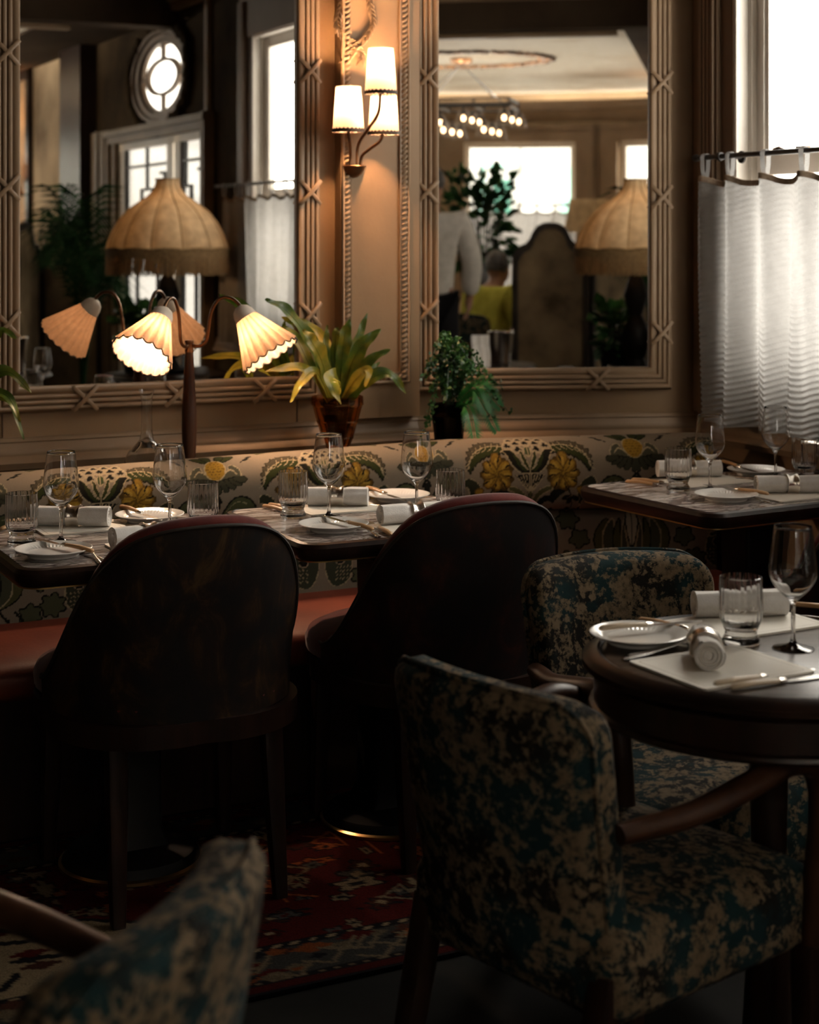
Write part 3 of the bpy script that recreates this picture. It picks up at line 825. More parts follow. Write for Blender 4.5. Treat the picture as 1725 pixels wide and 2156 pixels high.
    for b in ((-.085, .205), (-.098, .222)): fill(petal(px_ + b[0], b[1], R(150), .026, .005), C_DARK)
    stroke([(px_ - .08, .2), (px_ - .11, .225)], .0018, C_DARK)
    fill(sp2([(px_ - .006, .0), (px_ - .02, .05), (px_ - .055, .088), (px_ - .095, .085), (px_ - .118, .055), (px_ - .112, .030), (px_ - .09, .022), (px_ - .082, .042), (px_ - .062, .052), (px_ - .040, .03), (px_ - .034, 0)], 60), (.045, .048, .022), C_DARK, .0025)
    stroke(sp2([(px_ - .012, .0), (px_ - .026, .045), (px_ - .058, .075), (px_ - .09, .07)], 24), .0012, (.20, .17, .10))
    fill(sp2([(px_ - .03, .01), (px_ - .045, .03), (px_ - .068, .028), (px_ - .075, .008), (px_ - .055, .0)], 24), C_OLIVE, C_DARK, .002)
    for k in range(3): fill(petal(px_, .10 - .012 * k, R(240 + 15 * k), .03, .005), C_DARK)
    full = np.concatenate([A, A[::-1]], axis=0)
    return full
def base_tile():
    nu, nv = int(PER / 2 / G_), int(.30 / G_)
    U, V = np.meshgrid((np.arange(nu) + .5) * G_, (np.arange(nv) + .5) * G_, indexing='ij')
    A = np.zeros((nu, nv, 3)); A[:] = C_GROUND
    def fill(poly, c, line=None, w=.0016):
        A[poly_mask(U, V, poly)] = c
        if line is not None: A[line_mask(U, V, poly + [poly[0]], w)] = line
    def lobed(cx, cy, r, n, c, ln=C_DARK, sq=1.0, ph=0):
        fill([(cx + r * (1 + .16 * math.cos(n * q + ph)) * math.cos(q), cy + sq * r * (1 + .16 * math.cos(n * q + ph)) * math.sin(q)) for q in np.linspace(0, 2 * PI, 90)[:-1]], c, ln, .002)
    # a pair of drooping peonies either side of the centre line
    fill(sp2([(.004, .24), (.012, .18), (.010, .10), (.03, .05), (.062, .045), (.092, .07), (.094, .12), (.075, .16), (.05, .20), (.02, .235)], 60), (.030, .032, .020), C_LINE, .0014)
    lobed(.052, .168, .040, 7, C_OLIVE, C_LINE, .8)
    for k in range(5): fill(petal(.052 + .016 * (k - 2), .20, R(-70 - 10 * (k - 2)), .05, .011), C_OLIVE if k % 2 else (.10, .10, .05), C_LINE, .0012)
    fill(petal(.05, .135, R(-60), .03, .014), C_DARK, (.26, .2, .13), .0012)
    for i in range(5):
        for j in range(4): A[line_mask(U, V, [(.045 + .011 * i, .062 + .011 * j), (.050 + .011 * i, .067 + .011 * j)], .0014)] = C_LINE
    for (x, y, r, n) in ((.13, .20, .032, 6), (.165, .14, .030, 5), (.13, .07, .034, 7), (.19, .05, .03, 6)): lobed(x, y, r, n, (.055, .055, .03), C_DARK, .9, x * 50)
    # fan of acanthus at the half repeat
    p = PER / 2
    for k, (w, c) in enumerate(((.11, C_MOSS), (.085, (.05, .05, .03)), (.055, C_MOSS), (.03, (.05, .045, .03)))):
        fill(sp2([(p, .02), (p - w * .4, .06), (p - w, .10), (p - w * 1.05, .16), (p - w * .7, .20), (p - w * .62, .15), (p - w * .3, .10), (p, .08)], 50), c, C_LINE if k % 2 else C_DARK, .002)
    fill(sp2([(p, .10), (p - .012, .14), (p - .02, .19), (p - .01, .23), (p, .25)], 30) + [(p, .1)], (.30, .26, .19), C_DARK, .002)
    for s_ in (.06, .10): A[line_mask(U, V, sp2([(p - s_, .06), (p - s_ - .02, .03), (p - s_ + .012, .015), (p - s_ + .02, .04)], 24), .0035)] = C_DARK
    return np.concatenate([A, A[::-1]], axis=0)
def paint(me, cols):
    a = me.attributes.new('pattern', 'FLOAT_COLOR', 'POINT')
    buf = np.ones((len(me.vertices), 4), np.float32); buf[:, :3] = cols
    a.data.foreach_set('color', buf.ravel())
def sample(tile, s, v):
    i = np.floor(np.mod(s, PER) / PER * tile.shape[0]).astype(int) % tile.shape[0]
    j = np.clip((np.abs(v) / G_).astype(int), 0, tile.shape[1] - 1)
    return tile[i, j]

# ------------------------------------------------------------------ banquette
TB = math.tan(R(9.43))
UC = .0279; XC = .025
def bench_pt(s, d, z):       # s=0 at the bend (taken at d=.46)
    if s < 0:
        u1 = UC - d * TB
        return UN(u1 + s, d, z) if s < -.12 else UN(u1 + s, d, z)
    return RW(XC + d * TB + s, d, z)
S0, S1 = -1.75, .80
def bench_strip(prof, s0, s1, step):
    """profile: list of (d, z) sampled evenly along its length"""
    n = int((s1 - s0) / step)
    rows, ss = [], []
    for i in range(n + 1):
        s_ = s0 + (s1 - s0) * i / n
        e = min(1, max(0, (s1 - s_) / .045)); k = math.sqrt(max(0, 1 - (1 - e) ** 2))   # rounded right-hand end
        dc = sum(p[0] for p in prof) / len(prof)
        lift = .011 * min(1.3, max(-1.1, s_ + .30)) if prof[0][1] > .6 else 0
        rows.append([bench_pt(s_, dc + (d - dc) * (.35 + .65 * k), z + lift * max(0, (z - .70) / .15)) for d, z in prof]); ss.append(s_)
    return rows, ss
def resample(pts, step):
    pts = spline([(a, b, 0) for a, b in pts], 400)
    L = [0]
    for a, b in zip(pts[:-1], pts[1:]): L.append(L[-1] + (b - a).length)
    n = max(4, int(L[-1] / step)); out, acc = [], []
    k = 0
    for i in range(n + 1):
        t_ = L[-1] * i / n
        while k < len(L) - 2 and L[k + 1] < t_: k += 1
        f = (t_ - L[k]) / max(1e-9, L[k + 1] - L[k]); p = pts[k].lerp(pts[k + 1], f); out.append((p.x, p.y)); acc.append(t_)
    return out, acc
def patterned(name, prof, tile, v_off, parent, s_shift=.2, step=.0027):
    pr, acc = resample(prof, step)
    rows, ss = bench_strip(pr, S0, S1, step)
    mb = MB().grid(rows)
    me = bpy.data.meshes.new(name); me.from_pydata([tuple(p) for p in mb.v], [], mb.f)
    sg, vg = np.meshgrid(np.array(ss) - s_shift, np.array(acc) + v_off, indexing='ij')
    paint(me, sample(tile, sg.ravel(), vg.ravel())); me.shade_smooth()
    return link(name, me, M['damask'], parent)
bench = thing('banquette', 'long fitted banquette with floral damask back and russet leather seat along the mirror walls', 'banquette', (0, 0, 0))
patterned('bolster', [(.405, .648), (.452, .655), (.476, .70), (.478, .76), (.462, .815), (.425, .848), (.37, .857), (.32, .846), (.292, .81), (.29, .70)], damask_tile(), -.062, bench)
patterned('lower_back', [(.44, .44), (.443, .50), (.445, .56), (.442, .615), (.425, .645)], base_tile(), .02, bench)
def bench_solid(name, prof, mat, s0=S0, s1=S1, sm=50):
    mb = MB()
    n = 40; rows = [[bench_pt(s0 + (s1 - s0) * i / n, d, z) for d, z in prof] for i in range(n + 1)]
    k = min(range(n + 1), key=lambda i: abs(s0 + (s1 - s0) * i / n))
    mb.grid(rows, closed_v=True); m_ = len(prof)
    mb.f.append(tuple(range(m_))); mb.f.append(tuple(reversed(range(n * m_, (n + 1) * m_))))
    obj(name, mb, mat, bench, sm)
bench_solid('seat', [(.41, .36), (.86, .36), (.885, .385), (.89, .41), (.880, .438), (.85, .452), (.60, .456), (.41, .452)], M['red_leather'])
bench_solid('plinth', [(.30, .0), (.80, .0), (.80, .358), (.30, .358)], M['wood'])
bench_solid('back_frame', [(.30, .36), (.405, .36), (.405, .80), (.30, .80)], M['wood'])
led = MB()
n = 40; prof = [(.004, .74), (.288, .74), (.288, .775), (.004, .775)]
led.grid([[bench_pt(S0 + (S1 + .1 - S0) * i / n, d, z) for d, z in prof] for i in range(n + 1)], closed_v=True); led.f.append((0, 1, 2, 3)); led.f.append((4 * n + 3, 4 * n + 2, 4 * n + 1, 4 * n))
led_o = obj('back_shelf', led, M['wood'], bench)

# ------------------------------------------------------------------ rug
def rug_colors(U, N, u0, u1, n0, n1):
    A = np.zeros(U.shape + (3,)); rr = np.random.RandomState(4)
    red = np.array((.040, .003, .0024)); navy = np.array((.005, .004, .005)); cream = np.array((.15, .11, .065)); orange = np.array((.17, .045, .012)); brown = np.array((.03, .010, .006)); slate = np.array((.04, .037, .033))
    A[:] = red
    d = np.minimum(np.minimum(U - u0, u1 - U), np.minimum(N - n0, n1 - N))
    # scattered field motifs
    for k in range(260):
        x, y = rr.uniform(u0 + .2, u1 - .2), rr.uniform(n0 + .2, n1 - .2); r = rr.uniform(.012, .038); asp = rr.uniform(.5, 1.6); nl = rr.randint(4, 8); ph = rr.uniform(0, 6)
        X, Y = (U - x) / asp, (N - y) * asp; q = np.hypot(X, Y); an = np.arctan2(Y, X)
        rad = r * (1 + .28 * np.cos(nl * an + ph))
        A[q < rad * 1.25] = navy; A[q < rad] = [orange, cream * .8, red * .7, brown, slate][rr.randint(5)]; A[q < rad * .45] = [navy, red, cream][rr.randint(3)]
    # angular vines
    for k in range(26):
        x, y = rr.uniform(u0 + .25, u1 - .25), rr.uniform(n0 + .25, n1 - .25); pts = [(x, y)]
        for j in range(5): x += rr.choice([-.07, 0, .07]); y += rr.choice([-.05, .05]); pts.append((x, y))
        A[line_mask(U, N, pts, .004)] = [cream * .7, orange, navy][rr.randint(3)]
    # cream medallion toward the left
    mx, my = -1.72, 1.47
    q = np.abs(U - mx) / .42 + np.abs(N - my) / .26; saw = .03 * np.abs(((U * 40) % 2) - 1)
    A[(q < 1.06 + saw)] = navy; A[q < 1 + saw] = cream
    for k in range(16):
        x, y = mx + rr.uniform(-.3, .3), my + rr.uniform(-.16, .16)
        if abs(x - mx) / .42 + abs(y - my) / .26 < .8: A[(np.abs(U - x) / .05 + np.abs(N - y) / .02) < 1] = [navy, brown, red][rr.randint(3)]
    for k in range(6):
        x, y = mx + rr.uniform(-.28, .28), my + rr.uniform(-.15, .15); A[line_mask(U, N, [(x, y), (x + .09, y + .02), (x + .13, y - .03)], .010)] = navy
    # borders
    A[d < .205] = navy
    dots = (np.abs(((U + N) * 1000 / 42) % 1 - .5) < .2) & (d > .188) & (d < .198); A[dots] = cream
    A[(d < .18) & (d > .055)] = slate * .6
    for k in range(420):
        side = rr.randint(2); x = rr.uniform(u0, u1) ; y = n1 - rr.uniform(.06, .172) if side else n0 + rr.uniform(.06, .172)
        r = rr.uniform(.010, .026); X, Y = np.abs(U - x), np.abs(N - y); A[(X / 1.8 + Y) < r] = [red, brown, cream * .45, navy, orange * .6][rr.randint(5)]
    for k in range(60):
        x = rr.uniform(u0, u1); y = n1 - rr.uniform(.07, .16); A[line_mask(U, N, [(x, y), (x + .05, y + .03), (x + .09, y - .02)], .0045)] = cream * .6
    dots = (np.abs((U * 1000 / 34) % 1 - .5) < .2) & (d > .040) & (d < .048); A[dots] = cream * .7
    A[d < .035] = red * .8; A[d < .012] = navy
    return A
ru0, ru1, rn0, rn1 = -2.35, .62, .82, 1.86
st = .0065; nu, nv = int((ru1 - ru0) / st), int((rn1 - rn0) / st)
Ug, Ng = np.meshgrid(np.linspace(ru0, ru1, nu + 1), np.linspace(rn0, rn1, nv + 1), indexing='ij')
me = bpy.data.meshes.new('rug')
vs = [tuple(UN(a, b, .010)) for a, b in zip(Ug.ravel(), Ng.ravel())]
fs = [(i * (nv + 1) + j, (i + 1) * (nv + 1) + j, (i + 1) * (nv + 1) + j + 1, i * (nv + 1) + j + 1) for i in range(nu) for j in range(nv)]
vs += [tuple(UN(a, b, 0)) for a, b in ((ru0, rn0), (ru1, rn0), (ru1, rn1), (ru0, rn1))]
k = (nu + 1) * (nv + 1); cr = [0, nu * (nv + 1), nu * (nv + 1) + nv, nv]
fs += [(cr[i], cr[(i + 1) % 4], k + (i + 1) % 4, k + i) for i in range(4)]
me.from_pydata(vs, [], fs)
paint(me, np.concatenate([rug_colors(Ug, Ng, ru0, ru1, rn0, rn1).reshape(-1, 3), np.zeros((4, 3))]))
tag(link('rug', me, M['rug']), 'deep red patterned rug with dark border under the marble tables', 'rug')
mb = MB().lathe([(0, .0), (.16, .0), (.16, .004), (0, .004)], 40)
o = struct('floor_disc', mb, M['white_paint'], 'pale round disc on the dark floor'); o.location = (.80, 3.06, 0)  # flat disc stands in for a pale rounded thing left unidentified

# ------------------------------------------------------------------ tables
def marble_table(label, origin, rz, w, dpt, col_at, group='marble bistro tables'):
    t = thing('marble_table', label, 'table', origin, rz, group)
    def prm(name, ins, z0, z1, mat, r):
        mb = MB(); P = rrect(ins, w - ins, ins, dpt - ins, r)
        mb.prism(P, z0, z1, lambda a, b, h: (a, b, h)); return obj(name, mb, mat, t)
    prm('marble_top', .020, TZ - .02, TZ, M['marble'], .045)
    mb = MB()      # bull-nosed dark edge
    rows = []
    for ins, z in ((.020, TZ - .004), (.017, TZ + .001), (.006, TZ - .002), (0, TZ - .011), (.001, TZ - .028), (.006, TZ - .035), (.010, TZ - .040), (.030, TZ - .044), (.030, TZ - .022)):
        rows.append([(a, b, z) for a, b in rrect(ins, w - ins, ins, dpt - ins, max(.02, .060 - ins))])
    mb.grid(rows, closed_v=True, closed_u=True); obj('edge_moulding', mb, M['wood'], t)
    mb = MB(); rows = []
    for ins, z in ((.0125, TZ - .0405), (.0105, TZ - .041), (.0105, TZ - .044), (.0125, TZ - .0445)):
        rows.append([(a, b, z) for a, b in rrect(ins, w - ins, ins, dpt - ins, .05)])
    mb.grid(rows, closed_v=True, closed_u=True); obj('brass_line', mb, M['brass'], t)
    cx, cy_ = col_at
    mb = MB()
    rows = []
    for hw, z in ((.10, TZ - .045), (.10, TZ - .07), (.06, TZ - .10), (.056, .45), (.060, .10), (.075, .06)):
        rows.append([(cx + a, cy_ + b, z) for a, b in rrect(-hw, hw, -hw, hw, .012, 3)])
    mb.grid(rows, closed_v=True); mb.f.append(tuple(range(16))); obj('pedestal', mb, M['black'], t)
    mb = MB().lathe([(0, .012), (.163, .012), (.160, .026), (.15, .040), (.09, .055), (.07, .062), (0, .062)], 48, Matrix.Translation((cx, cy_, 0)))
    obj('base', mb, M['black'], t)
    mb = MB().lathe([(.162, .011), (.169, .011), (.169, .018), (.162, .022)], 64, Matrix.Translation((cx, cy_, 0)))
    mb.f += []
    obj('base_rim', mb, M['brass'], t)
    return t
# local +x runs along the front edge, local +y toward the wall
aw = math.atan2(s5, c5)
marble_table('marble table at the left end in front of the two-armed lamp', UN(-1.60, 1.35), aw, .625, .575, (.33, .28))
marble_table('marble table in the middle between the two dark tub chairs', UN(-.945, 1.35), aw, .625, .575, (.34, .27))
PR = Vector((.775, 4.25, 0)); ar = R(31)
rt = marble_table('marble table in the corner under the curtained window', PR, ar, .78, .60, (.40, .30))
# near round table
NC = Vector((.615, 2.845, 0))
rt = thing('round_table', 'round dark wood table set for two in the right foreground', 'table', NC)
TR = .318
obj('tabletop', MB().lathe([(0, TZ), (TR - .040, TZ), (TR - .034, TZ - .003), (TR - .034, TZ - .02), (0, TZ - .02)], 72), M['top_wood'], rt)
obj('rim', MB().lathe([(TR + a, TZ + b) for a, b in ((-.034, -.002), (-.026, .002), (-.016, -.001), (-.008, -.006), (0, -.012), (0, -.022), (-.008, -.028), (-.014, -.034), (-.034, -.034))], 72), M['rim_wood'], rt)
obj('apron', MB().lathe([(TR + a, TZ + b) for a, b in ((-.033, -.034), (-.020, -.034), (-.020, -.085), (-.012, -.088), (-.010, -.094), (-.016, -.100), (-.033, -.100))], 72), M['wood'], rt)
obj('pedestal', MB().lathe([(0, TZ - .03), (.10, TZ - .03), (.09, TZ - .07), (.035, TZ - .12), (.03, .45), (.038, .25), (.045, .12), (.03, .06), (0, .06)], 28), M['wood'], rt)
obj('base', MB().lathe([(0, 0), (.20, 0), (.20, .012), (.16, .028), (.06, .05), (.03, .07), (0, .07)], 48), M['black'], rt)

# ------------------------------------------------------------------ red tub chairs (face local +y)
TUBH = [(0, .848), (15, .846), (30, .828), (45, .772), (60, .640), (75, .535), (90, .482), (112, .462)]
def tub_h(ph): return sum(tub_raw(ph + d) for d in (-14, -10, -6, -3, 0, 3, 6, 10, 14)) / 9
def tub_raw(ph):
    q = abs(ph)
    for (a, x), (b, y) in zip(TUBH[:-1], TUBH[1:]):
        if q <= b: return x + (y - x) * (q - a) / (b - a)
    return TUBH[-1][1]
def tub_plain(ph): return .46 + .37 * (1 - sstep(32, 107, abs(ph))) - .02 * (1 - sstep(0, 24, 24 - abs(ph))) * 0
def tub_pt(ph, z, off=0.0):
    k = .90 + .10 * sstep(.42, .84, z); a = R(ph)
    ex = .312 * k + off; ey = .30 * k + off
    n_ = 2.12
    c_, s_ = math.sin(a), -math.cos(a)
    q = (abs(c_) ** n_ + abs(s_) ** n_) ** (-1 / n_)
    return (ex * c_ * q, ey * s_ * q, z)
def tub_chair(label, loc, face, mat_back):
    t = thing('tub_chair', label, 'chair', loc, heading(face), 'tub chairs at the marble tables')
    PH = [-112 + 224 * i / 56 for i in range(57)]
    def shell(name, o0, o1, zb, dz, mat, top=0):
        mb = MB(); rows = []
        for ph in PH:
            h = tub_h(ph) + top
            col = [tub_pt(ph, zb + (h - zb) * j / 14, o1) for j in range(15)] + [tub_pt(ph, zb + (h - zb) * j / 14, o0) for j in range(14, -1, -1)]
            rows.append(col)
        mb.grid(rows, closed_v=True); n_ = len(rows[0]); mb.f.append(tuple(range(n_))); mb.f.append(tuple(reversed(range(56 * n_, 57 * n_))))
        me = cached(('tub', name, mat.name), lambda: mb.mesh(name, 40)); link(name, me, mat, t)
    shell('back_shell', -.022, 0, .425, 0, mat_back)
    shell('inner_pad', -.075, -.023, .44, 0, M['velvet'], -.002)
    def rim_():
        mb = MB(); mb.tube([tub_pt(ph, tub_h(ph) + .002, -.034) for ph in PH], .019, 10); return mb.mesh('top_rim', 60)
    link('top_rim', cached('tubrim', rim_), M['velvet'], t)
    def welt_():
        mb = MB(); mb.tube([tub_pt(ph, tub_h(ph) + .003, .001) for ph in PH], .0045, 6); return mb.mesh('welt', 60)
    link('welt', cached('tubwelt', welt_), M['trim'], t)
    def seat_():
        mb = MB(); rows = []
        for q, z in ((.0, .505), (.5, .503), (.85, .492), (.97, .475), (1.0, .455), (.99, .43)):
            rows.append([(.265 * q * math.cos(a) * (1 + .12 * abs(math.sin(2 * a))), .055 + .305 * q * math.sin(a) * (1 + .12 * abs(math.sin(2 * a))), z) for a in [2 * PI * i / 48 for i in range(48)]])
        mb.grid(rows, closed_v=True); return mb.mesh('seat_cushion', 60)
    link('seat_cushion', cached('tubseat', seat_), M['velvet'], t)
    def apron_():
        mb = MB(); rows = []
        for o, z in ((-.015, .425), (.004, .425), (.004, .375), (-.015, .375)):
            rows.append([(( .272 + o) * math.cos(a) * (1 + .13 * abs(math.sin(2 * a))), .01 + (.272 + o) * math.sin(a) * (1 + .13 * abs(math.sin(2 * a))), z) for a in [2 * PI * i / 64 for i in range(64)]])
        mb.grid(rows, closed_u=True, closed_v=True); return mb.mesh('apron', 40)
    link('apron', cached('tubapron', apron_), M['wood'], t)
    for k, (x, y, dx, dy) in enumerate(((-.178, -.19, -.008, -.045), (.178, -.19, .008, -.045), (-.21, .21, -.01, .01), (.21, .21, .01, .01))):
        def leg_():
            mb = MB(); mb.grid([[(x + dx * w + a * q, y + dy * w + b * q, z) for a, b in rrect(-1, 1, -1, 1, .4, 2)] for q, z, w in ((.024, .42, 0), (.022, .25, .35), (.015, .0, 1))], closed_v=True)
            mb.f.append(tuple(range(len(mb.v) - 12, len(mb.v)))); return mb.mesh('leg', 40)
        link('leg', cached(('tubleg', k), leg_), M['wood'], t)
    return t
FW = Vector((-s5, c5, 0))
tub_chair('dark tapestry tub chair with red velvet rim at the left marble table', (-.56, 3.835, .0105), FW, M['burl'])
tub_chair('dark red tub chair at the middle marble table behind the patterned armchair', (.06, 4.145, .0105), FW, M['burl_red'])
tub_chair('tub chair at the corner marble table cut off by the right edge', (1.15, 4.47, 0), (-.515, .857), M['burl_red'])

# ------------------------------------------------------------------ upholstered armchairs (face local +y)
def armchair(label, loc, face, group='teal and beige armchairs'):
    t = thing('armchair', label, 'armchair', loc, heading(face), group)
    def ac_pt(s_, v_, off, k):
        # rounded upper corners of the back panel
        a, b = abs(s_), v_
        c_ = .74
        if a > c_ and b > c_:
            p, q = (a - c_) / (1 - c_), (b - c_) / (1 - c_)
            a, b = c_ + (1 - c_) * p * math.sqrt(1 - q * q / 2), c_ + (1 - c_) * q * math.sqrt(1 - p * p / 2)
        s2 = math.copysign(a, s_)
        z = .585 + .225 * b - .012 * s2 * s2 * (b + 1) / 2
        hw = .197 + .022 * (b + 1) / 2
        yc = -.235 - .076 * (b + 1) / 2 + .055 * s2 * s2
        return (hw * s2, yc + off * k, z)
    def back_():
        mb = MB(); NI, NJ = 34, 34; front, rear = [], []
        for i in range(NI + 1):
            s_ = -1 + 2 * i / NI; fr, re = [], []
            for j in range(NJ + 1):
                v_ = -1 + 2 * j / NJ
                e = (max(0, 1 - abs(s_) ** 14) * max(0, 1 - abs(v_) ** 14)) ** .5
                th = .020 + .028 * e
                fr.append(ac_pt(s_, v_, th, 1)); re.append(ac_pt(s_, v_, th, -.9))
            front.append(fr); rear.append(re)
        mb.grid(front); mb.grid(rear); n_ = NJ + 1; B = (NI + 1) * n_
        edge = [(i, 0) for i in range(NI + 1)] + [(NI, j) for j in range(1, NJ + 1)] + [(i, NJ) for i in range(NI - 1, -1, -1)] + [(0, j) for j in range(NJ - 1, 0, -1)]
        for (a, b), (c, d) in zip(edge, edge[1:] + edge[:1]):
            mb.f.append((a * n_ + b, c * n_ + d, B + c * n_ + d, B + a * n_ + b))
        return mb.mesh('back', 75)
    b = link('back', cached('acback', back_), M['toile'], t)
    def pipe_():
        mb = MB(); pts = []
        for s_, v_ in [(-1, -1 + 2 * j / 40) for j in range(41)] + [(-1 + 2 * i / 40, 1) for i in range(1, 40)] + [(1, 1 - 2 * j / 40) for j in range(41)]:
            pts.append(ac_pt(s_, v_, .019, -1))
        mb.tube(pts, .0055, 6); return mb.mesh('piping', 60)
    link('piping', cached('acpipe', pipe_), M['toile'], b)
    def seat_():
        mb = MB(); rows = []
        for ins, z in ((.012, .33), (0, .345), (0, .435), (.006, .452), (.025, .465), (.08, .474), (.20, .478)):
            rows.append([(a, b_, z) for a, b_ in rrect(-.235 + ins, .235 - ins, -.24 + ins, .25 - ins, max(.015, .04 - ins * .1), 4)])
        mb.grid(rows, closed_v=True); k = len(rows[0]); mb.f.append(tuple(range(len(mb.v) - k, len(mb.v)))); mb.f.append(tuple(range(k)))
        return mb.mesh('seat', 60)
    link('seat', cached('acseat', seat_), M['toile'], t)
    for sx in (-1, 1):
        def arm_(sx=sx):
            mb = MB(); X = .238
            pts = spline([(sx * (X - .022), -.21, .605), (sx * (X + .008), -.08, .615), (sx * (X + .022), .04, .638), (sx * (X + .024), .13, .652), (sx * (X + .022), .195, .628), (sx * (X + .020), .215, .565), (sx * (X + .012), .214, .46), (sx * X, .212, .30)], 34)
            mb.tube(pts, [.019 + .006 * math.sin(PI * min(1, i / 22)) for i in range(34)], 10, flat=.8); return mb.mesh('arm', 60)
        link('arm', cached(('acarm', sx), arm_), M['arm_wood'], t)
        for k, (x, y, x2, y2, top) in enumerate(((sx * .20, -.215, sx * .205, -.30, .40), (sx * .238, .212, sx * .235, .212, .34))):
            def leg_():
                mb = MB(); mb.grid([[(x + (x2 - x) * w + a * q, y + (y2 - y) * w + b_ * q, z) for a, b_ in rrect(-1, 1, -1, 1, .4, 2)] for q, z, w in ((.023, top, 0), (.021, .2, .5), (.014, 0, 1))], closed_v=True)
                mb.f.append(tuple(range(len(mb.v) - 12, len(mb.v)))); mb.f.append(tuple(range(12))); return mb.mesh('leg', 40)
            link('leg', cached(('acleg', sx, k), leg_), M['wood'], t)
    return t
armchair('beige and teal armchair nearest the middle, its back to the viewer at the round table', (.33, 2.735, 0), (.77, .64))
armchair('beige and teal armchair on the far side of the round table, facing the viewer', (.535, 3.25, 0), (.38, -.925))
armchair('blurred beige and teal armchair cut off at the bottom left corner', (-.51, 1.79, 0), (-.955, .30))

# ------------------------------------------------------------------ tableware prototypes
def smooth_profile(pts, n):
    return [(max(0, p.x), p.y) for p in spline([(a, b, 0) for a, b in pts], n)]
def wine_mesh():
    out = [(0, 0), (.034, 0), (.0365, .0012), (.034, .003), (.018, .0055), (.008, .010), (.0045, .018), (.0038, .04), (.0038, .065), (.0050, .078), (.010, .086), (.022, .097), (.034, .111), (.0405, .126), (.0415, .136), (.0398, .155), (.0362, .185), (.0325, .212)]
    inn = [(.0317, .2122), (.0354, .185), (.0390, .155), (.0407, .136), (.0396, .1265), (.0330, .112), (.0210, .0985), (.009, .090), (0, .0885)]
    return MB().lathe(out[:4] + smooth_profile(out[4:], 60) + [(.0321, .2127)] + smooth_profile(inn, 50), 56).mesh('wine_glass', 60)
def tumbler_mesh():
    out = [(0, 0), (.027, 0), (.0325, .003), (.0330, .009), (.0280, .018), (.0272, .023), (.0325, .035), (.0370, .046), (.0378, .060), (.0375, .09), (.0365, .118)]
    inn = [(.0352, .1186), (.0358, .09), (.0358, .060), (.0345, .046), (.029, .037), (.020, .033), (0, .032)]
    no = len(out)
    def rib(a, i):
        if no + 1 <= i <= no + 3: return 1 - .022 * (.5 + .5 * math.cos(22 * a))
        if i in (9, 8, 7): return 1 + .006 * math.cos(22 * a)
        return 1
    return MB().lathe(out + inn, 88, rib=rib).mesh('tumbler', 60)
def plate_mesh():
    prof = [(0, .004), (.05, .004), (.052, .0), (.056, .0), (.058, .005), (.075, .012), (.0855, .0165), (.0862, .018), (.084, .0186), (.074, .0150), (.060, .0095), (.053, .0085), (0, .0085)]
    def rib(a, i): return 1
    mb = MB().lathe(prof, 96)
    n_ = len(prof)
    for k in range(96):
        for i in (9, 10):
            p = mb.v[k * n_ + i]; p.z += .0011 * (1 if k % 2 else -1)
    return mb.mesh('side_plate', 30)
def napkin_mesh(L, kind):
    mb = MB(); rows = []
    rr = random.Random(kind)
    nseg = 40
    for i in range(21):
        x = -L / 2 + L * i / 20; pinch = 1 - .26 * math.exp(-(x / .018) ** 2)
        row = []
        for k in range(nseg):
            a = 2 * PI * k / nseg
            r = .0245 * pinch * (1 + .035 * math.sin(3 * a + 4 * x / L + kind) + .02 * math.sin(9 * a + 13 * x))
            if abs(a - 2.1) < .12: r += .0022 * pinch
            row.append((x, r * math.cos(a) * 1.05, .0245 + r * math.sin(a) * .97))
        rows.append(row)
    mb.grid(rows, closed_v=True)
    for e, x in ((0, -L / 2), (20, L / 2)):      # rolled end: a spiral step
        s_ = -1 if e == 0 else 1
        r2 = [[(x - s_ * dd, .0245 * q * math.cos(2 * PI * k / nseg), .0245 + .0245 * q * math.sin(2 * PI * k / nseg)) for k in range(nseg)] for q, dd in ((1, 0), (.86, -.0015), (.78, .004), (.62, .0), (.52, .006), (.34, .001), (.22, .007), (.02, .006))]
        mb.grid(r2, closed_v=True)
    return mb.mesh('napkin', 60)
def ring_mesh():
    prof = [(.0225, -.014), (.0285, -.016), (.0290, -.0150), (.0250, -.008), (.0235, 0), (.0250, .008), (.0290, .0150), (.0285, .016), (.0225, .014), (.0205, 0)]
    P = [[(z, r * math.cos(2 * PI * k / 36), .0245 + r * math.sin(2 * PI * k / 36)) for r, z in prof] for k in range(36)]
    return MB().grid(P, closed_u=True, closed_v=True).mesh('napkin_ring', 60)
_LID = [0]
def place(name, key, fn, mat, loc, label, cat, group, rz=0, tilt=None):
    o = link(name, cached(key, fn), mat); o.location = loc; o.rotation_euler = (0, 0, rz)
    return tag(o, label, cat, group)
def wine(px, py, label): return place('wine_glass', 'wine', wine_mesh, M['glass'], TT(px, py), label, 'wine glass', 'wine glasses on the set tables')
def tumbler(px, py, label): return place('tumbler', 'tumb', tumbler_mesh, M['glass'], TT(px, py), label, 'tumbler', 'ribbed water tumblers', rz=px * .1)
def plate(px, py, label): return place('side_plate', 'plate', plate_mesh, M['porcelain'], TT(px, py) + Vector((0, 0, .0005)), label, 'plate', 'side plates')
def flat_rot(a, b): return math.atan2(b[1] - a[1], b[0] - a[0])
CARD_H = .004
